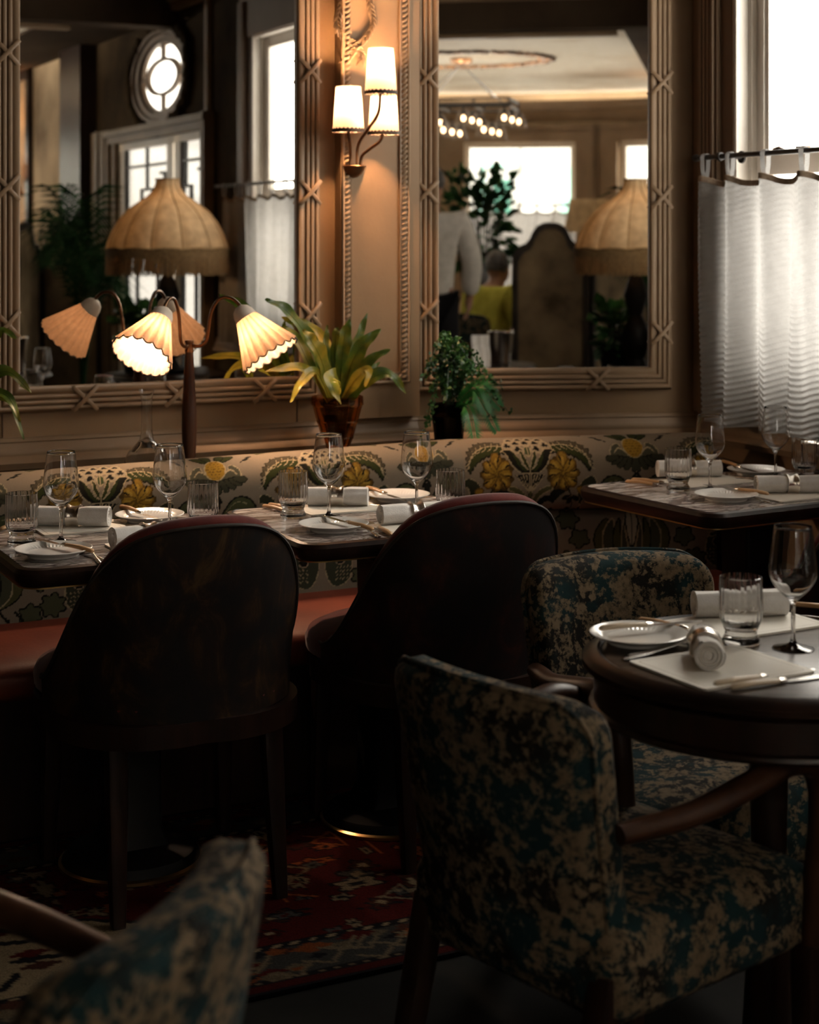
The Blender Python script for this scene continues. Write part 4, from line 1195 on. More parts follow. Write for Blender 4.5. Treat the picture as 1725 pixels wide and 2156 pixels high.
def napkin(a, b, where, kind=0, L=None, ring=True, frac=.5):
    p0, p1 = TT(*a), TT(*b); p0 = Vector((p0.x, p0.y, TZ)); p1 = Vector((p1.x, p1.y, TZ))
    L = L or (p1 - p0).length; mid = (p0 + p1) / 2; rz = flat_rot(p0, p1)
    back = Vector((0, .012, 0))
    o = place('napkin', ('nap', round(L, 3), kind), lambda: napkin_mesh(L, kind), M['linen'], mid + back + Vector((0, 0, CARD_H + .0006)), 'rolled white linen napkin ' + where, 'napkin', 'rolled linen napkins', rz)
    if ring:
        place('napkin_ring', 'ring', ring_mesh, M['silver'], mid + back + Vector((0, 0, CARD_H + .0006)), 'silver napkin ring round the napkin ' + where, 'napkin ring', 'silver napkin rings', rz)
    return o
def card(c, ax, w, h, where, group='ivory menu cards'):
    """c: centre, ax: direction of the long side"""
    t = thing('menu_card', 'ivory menu card ' + where, 'card', (c.x, c.y, TZ + .0006), math.atan2(ax[1], ax[0]), group)
    link('board', cached(('card', w, h), lambda: MB().prism(rrect(-w / 2, w / 2, -h / 2, h / 2, .008, 3), 0, CARD_H, lambda a, b, z: (a, b, z)).mesh('board', 30)), M['card'], t)
    def line_():
        mb = MB()
        for i0, i1 in ((.012, .0135),):
            rows = [[(a, b, CARD_H + .0001) for a, b in rrect(-w / 2 + i, w / 2 - i, -h / 2 + i, h / 2 - i, .004, 2)] for i in (i0, i1)]
            mb.grid(rows, closed_v=True)
        return mb.mesh('border_line', 0)
    link('border_line', cached(('cardl', w, h), line_), M['card_line'], t)
    return t
def knife_parts():
    h = MB(); h.tube([(-.105, 0, .004), (-.100, 0, .006), (-.06, 0, .0075), (-.02, 0, .006), (-.012, 0, .0055)], [.004, .0075, .0078, .0066, .006], 10, flat=.62)
    f = MB(); f.tube([(-.013, 0, .0055), (-.002, 0, .005), (.003, 0, .0045)], [.0066, .0058, .0035], 10, flat=.8)
    b = MB(); rows = []
    for x, w in ((.002, .0035), (.02, .0075), (.06, .0085), (.085, .0080), (.098, .005), (.104, .001)):
        rows.append([(x, -w, .003), (x, w * .8, .0026), (x, w * .8, .0038), (x, -w, .0034)])
    b.grid(rows, closed_v=True)
    return h.mesh('handle', 60), f.mesh('bolster', 60), b.mesh('blade', 40)
def fork_parts():
    h = MB(); h.tube([(-.10, 0, .003), (-.09, 0, .0035), (-.04, 0, .0045), (.0, 0, .008), (.03, 0, .010)], [.004, .0055, .0042, .003, .0032], 8, flat=.5)
    b = MB()
    rows = [[(x, -w, z), (x, w, z), (x, w, z + .0016), (x, -w, z + .0016)] for x, w, z in ((.028, .003, .0095), (.04, .009, .006), (.055, .0105, .0035), (.062, .0105, .0032))]
    b.grid(rows, closed_v=True)
    for k in range(4):
        y = -.009 + .006 * k
        b.tube([(.060, y, .0042), (.080, y, .0052), (.097, y * .92, .010)], [.0017, .0015, .0007], 6)
    return h.mesh('handle', 60), b.mesh('tines', 40)
def cutlery(kind, a, b, where, mat='handle_wood', z=0.0, zb=None):
    """from the handle end (photo a) toward the tip (photo b)"""
    p0, p1 = TT(*a), TT(*b); d = (p1 - p0); d.z = 0; d.normalize()
    q0 = Vector((p0.x, p0.y, TZ + z)); c = q0 + d * .105
    t = thing(kind, where, kind, c, math.atan2(d.y, d.x), kind + 's laid on the tables')
    if zb is not None: t.rotation_euler = (0, -math.atan2(zb - z, .2), math.atan2(d.y, d.x)); t.location.z = TZ + (z + zb) / 2
    if kind == 'knife':
        h, f, bl = cached('knife', knife_parts)
        link('handle', h.copy() if mat != 'handle_wood' else h, M[mat], t) if mat == 'handle_wood' else link('handle', cached('kb', lambda: knife_parts()[0]), M[mat], t)
        link('bolster', f, M['silver'], t); link('blade', bl, M['steel'], t)
    else:
        h, bl = cached('fork', fork_parts); link('handle', h, M['steel'], t); link('tines', bl, M['steel'], t)
    return t
NTL, NTM, NTR, NTN = 'left marble table', 'middle marble table', 'corner marble table', 'round wooden table'
eL = Vector((c5, s5, 0)); eR = Vector((math.cos(ar), math.sin(ar), 0))
# left marble table
tumbler(45, 1146, 'ribbed tumbler at the far left of the left marble table')
wine(128, 1143, 'wine glass beside the leftmost tumbler on the left marble table')
wine(357, 1122, 'wine glass in front of the carafe on the left marble table')
tumbler(427, 1118, 'ribbed tumbler at the right edge of the left marble table')
card((TT(85, 1112) + TT(250, 1112)) / 2 + Vector((0, -.005, 0)), eL, .21, .15, 'under the napkin at the back of the ' + NTL)
napkin((80, 1112), (228, 1114), 'at the back of the ' + NTL, 1)
card((TT(240, 1165) + TT(420, 1140)) / 2, eL, .21, .15, 'under the napkin at the front of the ' + NTL)
napkin((234, 1162), (385, 1145), 'at the front of the ' + NTL, 2)
plate(315, 1096, 'white side plate at the back right of the left marble table')
plate(112, 1170, 'white side plate at the front of the left marble table')
cutlery('knife', (254, 1085), (340, 1108), 'knife lying across the back plate on the left marble table', z=.018, zb=.012)
cutlery('knife', (195, 1177), (118, 1162), 'knife resting on the front plate of the left marble table', z=.012, zb=.018)
cutlery('fork', (232, 1103), (305, 1116), 'fork beside the back plate on the left marble table')
cutlery('fork', (225, 1186), (150, 1152), 'fork beside the front plate on the left marble table')
cutlery('fork', (212, 1190), (175, 1150), 'second fork by the front plate on the left marble table')
cutlery('knife', (2, 1118), (60, 1100), 'knife at the far left edge of the left marble table')
# middle marble table
tumbler(617, 1090, 'ribbed tumbler at the left of the middle marble table')
wine(692, 1090, 'wine glass in front of the leafy fern on the middle marble table')
wine(877, 1084, 'wine glass behind the front napkin on the middle marble table')
tumbler(948, 1087, 'ribbed tumbler at the right edge of the middle marble table')
card((TT(640, 1070) + TT(790, 1070)) / 2 + Vector((0, -.02, 0)), eL, .22, .14, 'under the napkin at the back of the ' + NTM)
napkin((648, 1069), (774, 1070), 'at the back of the ' + NTM, 3)
card((TT(800, 1118) + TT(960, 1102)) / 2 + Vector((0, -.01, 0)), eL, .21, .15, 'under the napkin at the front of the ' + NTM)
napkin((800, 1111), (948, 1100), 'at the front of the ' + NTM, 4)
plate(838, 1053, 'white side plate at the back of the middle marble table')
plate(702, 1116, 'white side plate at the front of the middle marble table')
cutlery('knife', (772, 1044), (855, 1066), 'knife lying across the back plate on the middle marble table', z=.018, zb=.012)
cutlery('knife', (785, 1128), (698, 1108), 'knife resting on the front plate of the middle marble table', z=.010, zb=.018)
cutlery('fork', (775, 1064), (832, 1072), 'fork under the back plate of the middle marble table')
cutlery('fork', (800, 1134), (738, 1102), 'fork beside the front plate on the middle marble table')
cutlery('knife', (554, 1069), (605, 1080), 'front knife of the pair left of the tumbler on the middle marble table')
cutlery('knife', (566, 1066), (618, 1077), 'back knife of the pair left of the tumbler on the middle marble table')
cutlery('knife', (822, 1130), (790, 1110), 'knife beside the front menu card on the middle marble table')
# corner marble table
tumbler(1428, 1033, 'ribbed tumbler at the left of the corner marble table')
wine(1495, 1033, 'wine glass in front of the dark corner on the corner marble table')
wine(1633, 1009, 'wine glass in front of the curtain on the corner marble table')
tumbler(1694, 1008, 'ribbed tumbler beside the lidded jar on the corner marble table')
card((TT(1372, 1013) + TT(1578, 1013)) / 2 + Vector((.01, -.02, 0)), eR, .25, .16, 'under the napkin at the back of the ' + NTR)
napkin((1386, 1009), (1518, 1007), 'at the back of the ' + NTR, 5)
card(TT(1672, 1043) , eR, .25, .17, 'under the napkin at the front of the ' + NTR)
napkin((1594, 1043), (1742, 1041), 'at the front of the ' + NTR, 6)
plate(1592, 999, 'white side plate at the back of the corner marble table')
plate(1529, 1052, 'white side plate at the front of the corner marble table')
cutlery('knife', (1520, 987), (1585, 1003), 'knife lying across the back plate on the corner marble table', z=.018, zb=.012)
cutlery('knife', (1618, 1053), (1530, 1042), 'knife resting on the front plate of the corner marble table', z=.012, zb=.018)
cutlery('fork', (1530, 1004), (1596, 1012), 'upper fork by the back plate of the corner marble table')
cutlery('fork', (1545, 1010), (1612, 1014), 'lower fork by the back plate of the corner marble table')
cutlery('fork', (1625, 1062), (1556, 1044), 'fork beside the front plate on the corner marble table')
cutlery('knife', (1318, 1017), (1400, 1026), 'front knife of the pair at the left of the corner marble table')
cutlery('knife', (1330, 1013), (1412, 1021), 'back knife of the pair at the left of the corner marble table')
jar = thing('sugar_jar', 'ribbed glass jar with silver lid on the corner marble table', 'jar', TT(1712, 1000))
def rib_(a, i): return 1 + .03 * math.cos(16 * a) if i in (2, 3, 7, 8) else 1
obj('jar_body', MB().lathe([(0, 0), (.028, 0), (.031, .004), (.031, .085), (.026, .092), (.024, .092), (.027, .084), (.027, .010), (.024, .008), (0, .008)], 64, rib=rib_), M['glass'], jar, 60)
lid = obj('lid', MB().lathe([(0, .094), (.034, .094), (.035, .097), (.030, .101), (.010, .104), (0, .104)], 32), M['silver'], jar)
obj('knob', MB().lathe([(0, .103), (.004, .103), (.004, .108), (.008, .112), (.006, .117), (0, .118)], 16), M['silver'], lid)
# round table
plate(1345, 1352, 'white side plate at the left edge of the round wooden table')
tumbler(1560, 1356, 'clear tumbler in the middle of the round wooden table')
wine(1670, 1366, 'wine glass on the round wooden table, nearest to the viewer')
eN = Vector((.875, .484, 0))
card(TT(1500, 1404) + Vector((.012, -.01, 0)), eN, .23, .20, 'at the front of the round wooden table under the end-on napkin')
napkin((1478, 1374), (1500, 1432), 'lying end-on at the front of the ' + NTN, 7, .125, True)
card((TT(1395, 1306) + TT(1722, 1316)) / 2 + Vector((.0, -.02, 0)), Vector((.93, -.1, 0)).normalized() if False else eN, .27, .17, 'at the back of the round wooden table')
napkin((1464, 1308), (1656, 1303), 'at the back of the ' + NTN, 8, None, False)
cutlery('knife', (1262, 1352), (1420, 1336), 'bone-handled knife lying across the plate on the round table', 'bone', .0185, .0165)
cutlery('fork', (1306, 1394), (1440, 1366), 'fork nearest the front card at the left of the round wooden table')
cutlery('fork', (1318, 1386), (1450, 1360), 'fork behind the first one at the left of the round wooden table')
cutlery('knife', (1345, 1310), (1480, 1336), 'upper knife of the pair beside the back card of the round table')
cutlery('knife', (1352, 1320), (1486, 1346), 'lower knife of the pair beside the back card of the round table')
cutlery('knife', (1505, 1448), (1720, 1412), 'bone-handled knife along the front card of the round table', 'bone')
cutlery('knife', (1540, 1455), (1725, 1428), 'bone-handled knife nearest the front rim of the round table', 'bone')
cutlery('knife', (1672, 1278), (1760, 1288), 'knife at the back right of the round wooden table')
cutlery('fork', (1680, 1300), (1770, 1312), 'fork at the right end of the back card on the round table')

# ------------------------------------------------------------------ two-armed lamp on the shelf
def axis_matrix(p, axis):
    q = Vector(axis).normalized().to_track_quat('Z', 'Y')
    return Matrix.Translation(p) @ q.to_matrix().to_4x4()
def pleated_shade(parent, p, axis, L=.145, r0=.030, r1=.086, pleats=18, watts=.5):
    X = axis_matrix(p, axis)
    mb = MB(); rows = []
    NA = pleats * 8
    for k in range(NA):
        a = 2 * PI * k / NA; ph = (k % 8) / 8
        row = []
        for j in range(11):
            q = j / 10
            r = r0 + (r1 - r0) * q
            r *= 1 + (.050 * q + .020) * (abs(2 * ph - 1) * 2 - 1)
            sc = .009 * abs(math.sin(a * 9)) * max(0, (j - 8) / 2)
            row.append((r * math.cos(a), r * math.sin(a), .012 + (L - .012) * q + sc))
        rows.append(row)
    mb.grid(rows, closed_u=True, M=X)
    s = obj('lamp_shade', mb, M['shade'], parent, 180, recalc=False)
    at = s.data.attributes.new('fold', 'FLOAT', 'POINT')
    if len(s.data.vertices) == NA * 11:
        at.data.foreach_set('value', [(max(0, abs(2 * (k % 8) / 8 - 1) * 1.6 - .6) if True else 0) * (.55 + .45 * (1 - j / 10)) for k in range(NA) for j in range(11)])
    mb = MB(); mb.tube([(r1 * 1.015 * math.cos(a), r1 * 1.015 * math.sin(a), L + .009 * abs(math.sin(a * 9))) for a in [2 * PI * k / 180 for k in range(181)]], .0022, 6, X, caps=False)
    obj('edge_trim', mb, M['trim'], s, 60)
    mb = MB().lathe([(0, -.022), (.012, -.021), (.024, -.012), (.031, .002), (.034, .020), (.030, .020), (.028, .004), (0, -.004)], 24, X)
    obj('cap', mb, M['cap'], s, 60)
    bulb(parent, X @ Vector((0, 0, .085)), watts, (1, .67, .43), .02)
lp = UN(-.8437, .25, .775)
lamp = thing('two_armed_lamp', 'two-armed table lamp with pleated silk shades on a dark turned wooden stem', 'lamp', lp)
def LU(u, n, z): d = u5 * u + n5 * n; return Vector((d.x, d.y, z - .775))
obj('stem', MB().lathe([(0, .03), (.017, .03), (.019, .07), (.022, .14), (.0215, .20), (.017, .28), (.0125, .36), (.0115, .372), (0, .372)], 28), M['arm_wood'], lamp, 60)
obj('base', MB().lathe([(0, 0), (.025, 0), (.030, .006), (.028, .014), (.020, .024), (.017, .032), (0, .032)], 32), M['wood'], lamp)
obj('collar', MB().lathe([(0, .37), (.013, .37), (.0135, .376), (.0115, .380), (.0115, .396), (.014, .400), (.013, .405), (0, .406)], 24), M['bronze'], lamp)
for nm, du, dn, ax in (('l', -.114, .1125, (-.085, .062, -.115)), ('r', .125, .108, (.066, .060, -.125))):
    rN = math.hypot(du, dn); eu, en = du / rN, dn / rN
    pts = spline([LU(eu * r, en * r, z) for r, z in ((.006, 1.166), (.030, 1.163), (.052, 1.178), (.060, 1.215), (.068, 1.262), (.092, 1.300), (.125, 1.305), (.150, 1.290), (.166, 1.268))], 40)
    obj('arm', MB().tube(pts, .0052, 10), M['bronze'], lamp, 60)
    a3 = u5 * ax[0] + n5 * ax[1] + Vector((0, 0, ax[2]))
    pleated_shade(lamp, LU(eu * .165, en * .165, 1.262), a3, watts=11.5)
# carafe
car = UN(-.947, .17, .7755)
o = obj('carafe', MB().lathe([(0, 0), (.045, 0), (.060, .006), (.0655, .030), (.064, .055), (.052, .078), (.034, .096), (.021, .112), (.0165, .135), (.0155, .18), (.0160, .225), (.0195, .248), (.024, .258), (.0225, .2585), (.018, .248), (.0143, .225), (.0138, .18), (.0148, .135), (.019, .114), (.0325, .0985), (.050, .080), (.062, .055), (.0635, .030), (.058, .009), (0, .007)], 56), M['glass'], None, 60)
o.location = car; tag(o, 'clear glass carafe with round belly and narrow neck left of the two-armed lamp', 'carafe')

# ------------------------------------------------------------------ three-armed sconces
def sconce(label, T, x0, z0, watts):
    t = thing('wall_sconce', label, 'sconce', (0, 0, 0))
    def P(x, d, z): return T(x0 + x, d, z0 + z)
    mb = MB(); rows = []
    for i in range(13):
        a = PI * i / 12; row = []
        for r, z in ((.001, -.034), (.016, -.031), (.028, -.022), (.037, -.008), (.040, .0), (.043, .003), (.041, .006), (.001, .006)):
            row.append(P(r * math.cos(a), r * math.sin(a) + .001, z))
        rows.append(row)
    mb.grid(rows); obj('bowl', mb, M['bronze'], t, 60)
    for pts, (sx, sd, sz) in (
        ([(-.020, .024, .0), (-.022, .03, .04), (-.045, .075, .075), (-.060, .098, .10), (-.061, .10, .128)], (-.061, .10, .107)),
        ([(.016, .024, .0), (.018, .03, .035), (.034, .06, .058), (.056, .092, .085), (.061, .10, .128)], (.061, .10, .102)),
        ([(0, .032, .0), (.0, .042, .07), (.006, .10, .115), (.012, .165, .165), (.012, .180, .235)], (.012, .182, .222))):
        obj('arm', MB().tube([P(*p) for p in spline(pts, 24)], .0050, 10), M['bronze'], t, 60)
        ctr = P(sx, sd, sz)
        X = Matrix.Translation(ctr)
        mb = MB(); seg = 48; rows = []
        for k in range(seg):
            a = 2 * PI * k / seg
            rows.append([(r * math.cos(a), r * math.sin(a), z) for r, z in ((.0500, .0), (.0465, .045), (.0430, .09), (.0395, .140))])
        mb.grid(rows, closed_u=True, M=X); s = obj('lamp_shade', mb, M['sconce_shade'], t, 180, recalc=False)
        mb = MB(); rows = []
        for k in range(96):
            a = 2 * PI * k / 96; e = .0022 * math.cos(24 * a)
            rows.append([(r * math.cos(a), r * math.sin(a), z) for r, z in ((.0512, -.003 + e * .5), (.0520, .003), (.0505, .009 + e), (.0492, .003))])
        mb.grid(rows, closed_u=True, closed_v=True, M=X); obj('scalloped_trim', mb, M['trim'], s, 60)
        obj('holder', MB().lathe([(0, .0), (.011, .0), (.012, .03), (.009, .045), (0, .046)], 16, X), M['cap'], t)
        bulb(t, ctr + Vector((0, 0, .092)), watts, (1, .54, .27), .016)
    return t
sconce('three-armed bronze wall sconce with cream shades on the pilaster', lambda x, d, z: UN(x, .045 + d, z), -.225, 1.704, 20.0)
sconce('three-armed bronze sconce on the far wall, seen only in the left mirror', lambda x, d, z: WW(x, d, z), 9.2, 1.86, 14.0)

# ------------------------------------------------------------------ plants
def frond_mesh(pts, W, face, n=34, wave=.20, seed=0, droop=0.0, fold=.25):
    rr = random.Random(seed); sp = spline(pts, n); ph = rr.uniform(0, 6)
    rows = []
    for i, p in enumerate(sp):
        t_ = i / (n - 1)
        tan = (sp[min(i + 1, n - 1)] - sp[max(i - 1, 0)]).normalized()
        side = tan.cross(face); side = side.normalized() if side.length > 1e-3 else Vector((1, 0, 0))
        nrm = side.cross(tan).normalized()
        w = W * (math.sin(PI * min(1, .06 + .94 * t_ ** .75)) ** .7) * (1 if t_ < .97 else .35) + .0015
        row = []
        for q in (-1, -.55, 0, .55, 1):
            wob = wave * W * math.sin(t_ * 22 + ph + q * 1.3) * abs(q)
            row.append(p + side * (w * q * (1 + .12 * math.sin(t_ * 17 + ph * 2 + q))) + nrm * (abs(q) * fold * w + wob))
        rows.append(row)
    mb = MB().grid(rows)
    mb.tube([p + Vector((0, 0, 0)) for p in sp], [.0022 * (1 - .7 * i / n) for i in range(n)], 5)
    return mb
def nest_fern(label, base, spec, pxc, seed, copy=False):
    t = thing('potted_fern', label, 'plant', base)
    pot = MB()
    prof = [(0, .0), (.050, .0), (.052, .006), (.030, .018), (.026, .026), (.034, .040), (.046, .075), (.051, .082), (.050, .086), (.061, .125), (.066, .132), (.065, .136), (.077, .180), (.082, .186), (.081, .190), (.080, .212), (.0765, .212), (.074, .185), (.058, .13), (.042, .08), (.030, .05), (0, .046)]
    pot.lathe(prof, 12)
    obj('pot', pot, M['amber'], t, 20)
    obj('soil', MB().lathe([(0, .062), (.022, .062), (.040, .135), (.056, .188), (.040, .200), (0, .204)], 24), M['soil'], t)
    for k, (pts, W, mt) in enumerate(spec):
        P3 = [Vector((0, 0, .19)) + (u5 * (x * .12) + n5 * (y * .12)) for x, y, z in pts[-1:]]
        path = P3 + [u5 * x + n5 * y + Vector((0, 0, z)) for x, y, z in pts]
        fz = (n5 * 1.0 + Vector((0, 0, .55))).normalized()
        obj('frond', frond_mesh(path, W * .88, fz, seed=seed + k), M[mt], t, 180, recalc=False)
    return t
def fs(px, py, dn): return ((px - 705 - 285 * dn) / 645, dn, EYE - (py - 500) * 5.13 / 3500 - .7755)
spec = [
    ([fs(655, 735, .02), fs(600, 655, .05), fs(552, 626, .06)], .024, 'frond'),
    ([fs(672, 760, .06), fs(650, 715, .09), fs(632, 690, .08)], .030, 'frond_y'),
    ([fs(682, 760, .03), fs(680, 715, .03), fs(683, 684, .03)], .013, 'frond'),
    ([fs(716, 755, .02), fs(722, 705, .03), fs(732, 672, .04)], .026, 'frond'),
    ([fs(735, 760, .0), fs(755, 705, -.01), fs(772, 662, -.02)], .016, 'frond'),
    ([fs(735, 770, .05), fs(765, 720, .08), fs(800, 694, .09)], .026, 'frond'),
    ([fs(745, 790, .06), fs(785, 752, .10), fs(820, 735, .12)], .018, 'frond'),
    ([fs(760, 805, .09), fs(815, 785, .13), fs(855, 830, .14)], .022, 'frond'),
    ([fs(745, 795, .12), fs(770, 775, .15), fs(764, 808, .17)], .018, 'frond_y'),
    ([fs(702, 790, .16), fs(690, 792, .20), fs(712, 838, .22)], .030, 'frond_y'),
    ([fs(660, 780, .08), fs(630, 792, .14), fs(606, 834, .15)], .016, 'frond_y'),
    ([fs(655, 785, .06), fs(610, 765, .12), fs(555, 770, .15)], .018, 'frond_y'),
    ([fs(640, 760, -.02), fs(610, 705, -.04), fs(580, 690, -.05)], .018, 'frond'),
    ([fs(690, 760, -.03), fs(660, 700, -.07), fs(610, 672, -.09)], .020, 'frond_y'),
    ([fs(720, 780, -.02), fs(705, 745, -.05), fs(660, 735, -.10)], .022, 'frond_y'),
    ([fs(700, 790, .0), fs(660, 790, -.05), fs(610, 812, -.10)], .020, 'frond_y'),
    ([fs(700, 750, .0), fs(702, 705, .01), fs(706, 690, .01)], .018, 'frond'),
    ([fs(740, 805, .02), fs(775, 790, -.02), fs(800, 770, -.05)], .016, 'frond'),
]
nest_fern('bright bird nest fern in amber cut-glass pot below the sconce', UN(-.326, .15, .7755), spec, 705, 10)
spec2 = [([(.06, .05, .30), (.11, .08, .33), (.17, .10, .27)], .020, 'frond'), ([(.05, .02, .36), (.10, .03, .44), (.14, .05, .42)], .016, 'frond'), ([(-.05, .03, .36), (-.09, .03, .46), (-.13, .02, .50)], .022, 'frond'),
         ([(.03, .10, .27), (.09, .15, .27), (.12, .17, .20)], .016, 'frond'), ([(-.02, .08, .36), (-.02, .1, .45), (0, .12, .5)], .022, 'frond_y'), ([(-.08, .06, .3), (-.15, .08, .33), (-.2, .1, .28)], .02, 'frond'), ([(.07, .04, .26), (.12, .07, .24), (.15, .09, .14)], .014, 'frond')]
nest_fern('dark fern at the left edge of the shelf with leaves hanging over the mirror frame', UN(-1.475, .15, .7755), spec2, 0, 40)
def tendril_plant(label, base):
    t = thing('potted_fern', label, 'plant', base)
    obj('pot', MB().lathe([(0, 0), (.038, 0), (.042, .006), (.046, .06), (.054, .135), (.056, .175), (.0525, .175), (.050, .135), (.040, .06), (.035, .012), (0, .010)], 10), M['smoke'], t, 20)
    obj('soil', MB().lathe([(0, .014), (.034, .014), (.047, .13), (.030, .142), (0, .145)], 20), M['soil'], t)
    rr = random.Random(21)
    def stem(pts, r=.0011): return spline(pts, 26)
    tips = [(-.125, .06, .265), (-.10, .05, .30), (-.115, .09, .115), (-.13, .07, .06), (.15, .07, .23), (.165, .09, .15), (.12, .10, .20), (.05, .06, .30), (-.04, .05, .30), (.02, .10, .25), (.10, .05, .28), (-.06, .10, .20), (-.09, .05, .22), (.09, .12, .14), (-.02, .0, .32), (.06, .0, .30)]
    for k, (x, y, z) in enumerate(tips):
        hi = max(z, .22) + .05 + .03 * rr.random()
        b = Vector((0, 0, .14)); m1 = u5 * (x * .45) + n5 * (y * .5) + Vector((0, 0, hi)); e = u5 * x + n5 * y + Vector((0, 0, z))
        sp = spline([b, (b + m1) / 2 + Vector((0, 0, .03)), m1, e], 30)
        mb = MB(); mb.tube(sp, .0012, 5)
        for i in range(5, 30):
            for s_ in range(4):
                p = sp[i] + Vector((rr.uniform(-.013, .013), rr.uniform(-.013, .013), rr.uniform(-.013, .013)))
                r = rr.uniform(.004, .0085); q = Vector((rr.uniform(-1, 1), rr.uniform(-1, 1), rr.uniform(-.3, 1))).normalized()
                a_ = q.orthogonal().normalized(); b_ = q.cross(a_)
                mb.add([p + a_ * r * math.cos(w) + b_ * r * .8 * math.sin(w) for w in (0, 1.05, 2.1, 3.14, 4.19, 5.24)], [(0, 1, 2, 3, 4, 5)])
        obj('tendril', mb, M['ivy'], t, 0, recalc=False)
    for (x, y, z, dz) in ((.10, .13, .10, .02), (.06, .14, .16, .0), (.13, .10, .17, .0), (.02, .15, .05, 0)):      # feathery bright fronds in front
        e = u5 * x + n5 * y + Vector((0, 0, z)); b = Vector((0, 0, .145)); m1 = (b + e) / 2 + n5 * .03 + Vector((0, 0, .075))
        sp = spline([b, m1, e], 30); mb = MB(); mb.tube(sp, .0012, 5)
        for i in range(6, 30):
            tan = (sp[min(29, i + 1)] - sp[i - 1]).normalized(); side = tan.cross(n5).normalized(); L = .034 * math.sin(PI * (i - 4) / 27) + .006
            for s_ in (-1, 1):
                d = (side * s_ + tan * .6).normalized(); tip = sp[i] + d * L - Vector((0, 0, .004))
                for j in range(6):
                    p = sp[i].lerp(tip, (j + 1) / 6); w = .0055 * (1 - j / 7)
                    mb.add([p, p + (tan + d * .5) * w * 1.6, p + d * w * 1.5, p - (tan - d * .5) * w * 1.6], [(0, 1, 2, 3)])
        obj('frond', mb, M['fern_bright'], t, 0, recalc=False)
    return t
tendril_plant('dark trailing fern in smoked glass pot below the corner of the right mirror', RW(.105, .16, .7755))
def palm(label, base, h, spread, nf, seed, mat='palm', L=26):
    t = thing('potted_palm', label, 'plant', base)
    obj('pot', MB().lathe([(0, 0), (.13, 0), (.15, .02), (.17, .28), (.18, .30), (.16, .30), (.15, .27), (0, .26)], 32), M['black'], t)
    obj('soil', MB().lathe([(0, .262), (.15, .262), (.10, .275), (0, .28)], 20), M['soil'], t)
    rr = random.Random(seed)
    for k in range(nf):
        a = 2 * PI * k / nf + rr.uniform(-.3, .3); r = spread * rr.uniform(.7, 1.05); hh = h * rr.uniform(.55, 1.0)
        d = Vector((math.cos(a), math.sin(a), 0))
        sp = spline([Vector((0, 0, .27)), d * r * .15 + Vector((0, 0, .27 + (hh - .27) * .55)), d * r * .5 + Vector((0, 0, hh)), d * r + Vector((0, 0, hh * .88 - .05))], 40)
        mb = MB(); mb.tube(sp, [.008 * (1 - .8 * i / 40) for i in range(40)], 6)
        for i in range(14, 40):
            tan = (sp[min(39, i + 1)] - sp[i - 1]).normalized(); side = tan.cross(Vector((0, 0, 1))).normalized()
            ll = .30 * math.sin(PI * (i - 10) / 32) + .05
            for s_ in (-1, 1):
                dd = (side * s_ + tan * .75).normalized(); p0 = sp[i]; p1 = p0 + dd * ll * .5 + Vector((0, 0, .015)); p2 = p0 + dd * ll - Vector((0, 0, .25 * ll))
                w = tan * .010
                mb.add([p0 - w * .4, p0 + w * .4, p1 + w, p1 - w, p2], [(0, 1, 2, 3), (3, 2, 4)])
        obj('frond', mb, M[mat], t, 0, recalc=False)
    return t
palm('tall potted palm, seen only in the mirrors', UN(.50, 5.78, .12), 1.70, .31, 9, 3)
palm('lower potted palm beside the low white ledge, seen only in the left mirror', UN(.22, 7.4, .12), .90, .36, 8, 8)
def bush(label, base, r, h, n, seed, mat, leaf=.05, z0=.12, pot=True, stemz=0):
    t = thing('leafy_plant', label, 'plant', base)
    if pot: obj('pot', MB().lathe([(0, 0), (.07, 0), (.10, .13), (.105, .14), (.09, .14), (.085, .12), (0, .12)], 24), M['black'], t)
    rr = random.Random(seed); mb = MB(); st = MB()
    for k in range(n):
        a = rr.uniform(0, 2 * PI); q = math.sqrt(rr.random()) * r; zc = z0 + h * rr.random() ** .8
        p = Vector((q * math.cos(a), q * math.sin(a), zc))
        if k % 6 == 0: st.tube([(0, 0, z0 * .8), p * .5 + Vector((0, 0, .05)), p], [.005, .004, .002], 5)
        d = (p - Vector((0, 0, z0 + h * .3))).normalized() + Vector((rr.uniform(-.6, .6), rr.uniform(-.6, .6), rr.uniform(-.8, .2))); d.normalize()
        s_ = d.cross(Vector((rr.uniform(-1, 1), rr.uniform(-1, 1), 1))).normalized(); L = leaf * rr.uniform(.7, 1.4); w = L * .33
        mb.add([p, p + d * L * .35 + s_ * w, p + d * L * .7 + s_ * w * .8, p + d * L, p + d * L * .7 - s_ * w * .8, p + d * L * .35 - s_ * w], [(0, 1, 2, 3), (0, 3, 4, 5)])
    obj('foliage', mb, M[mat], t, 0, recalc=False)
    if st.v: obj('stems', st, M['soil'], t)
    return t

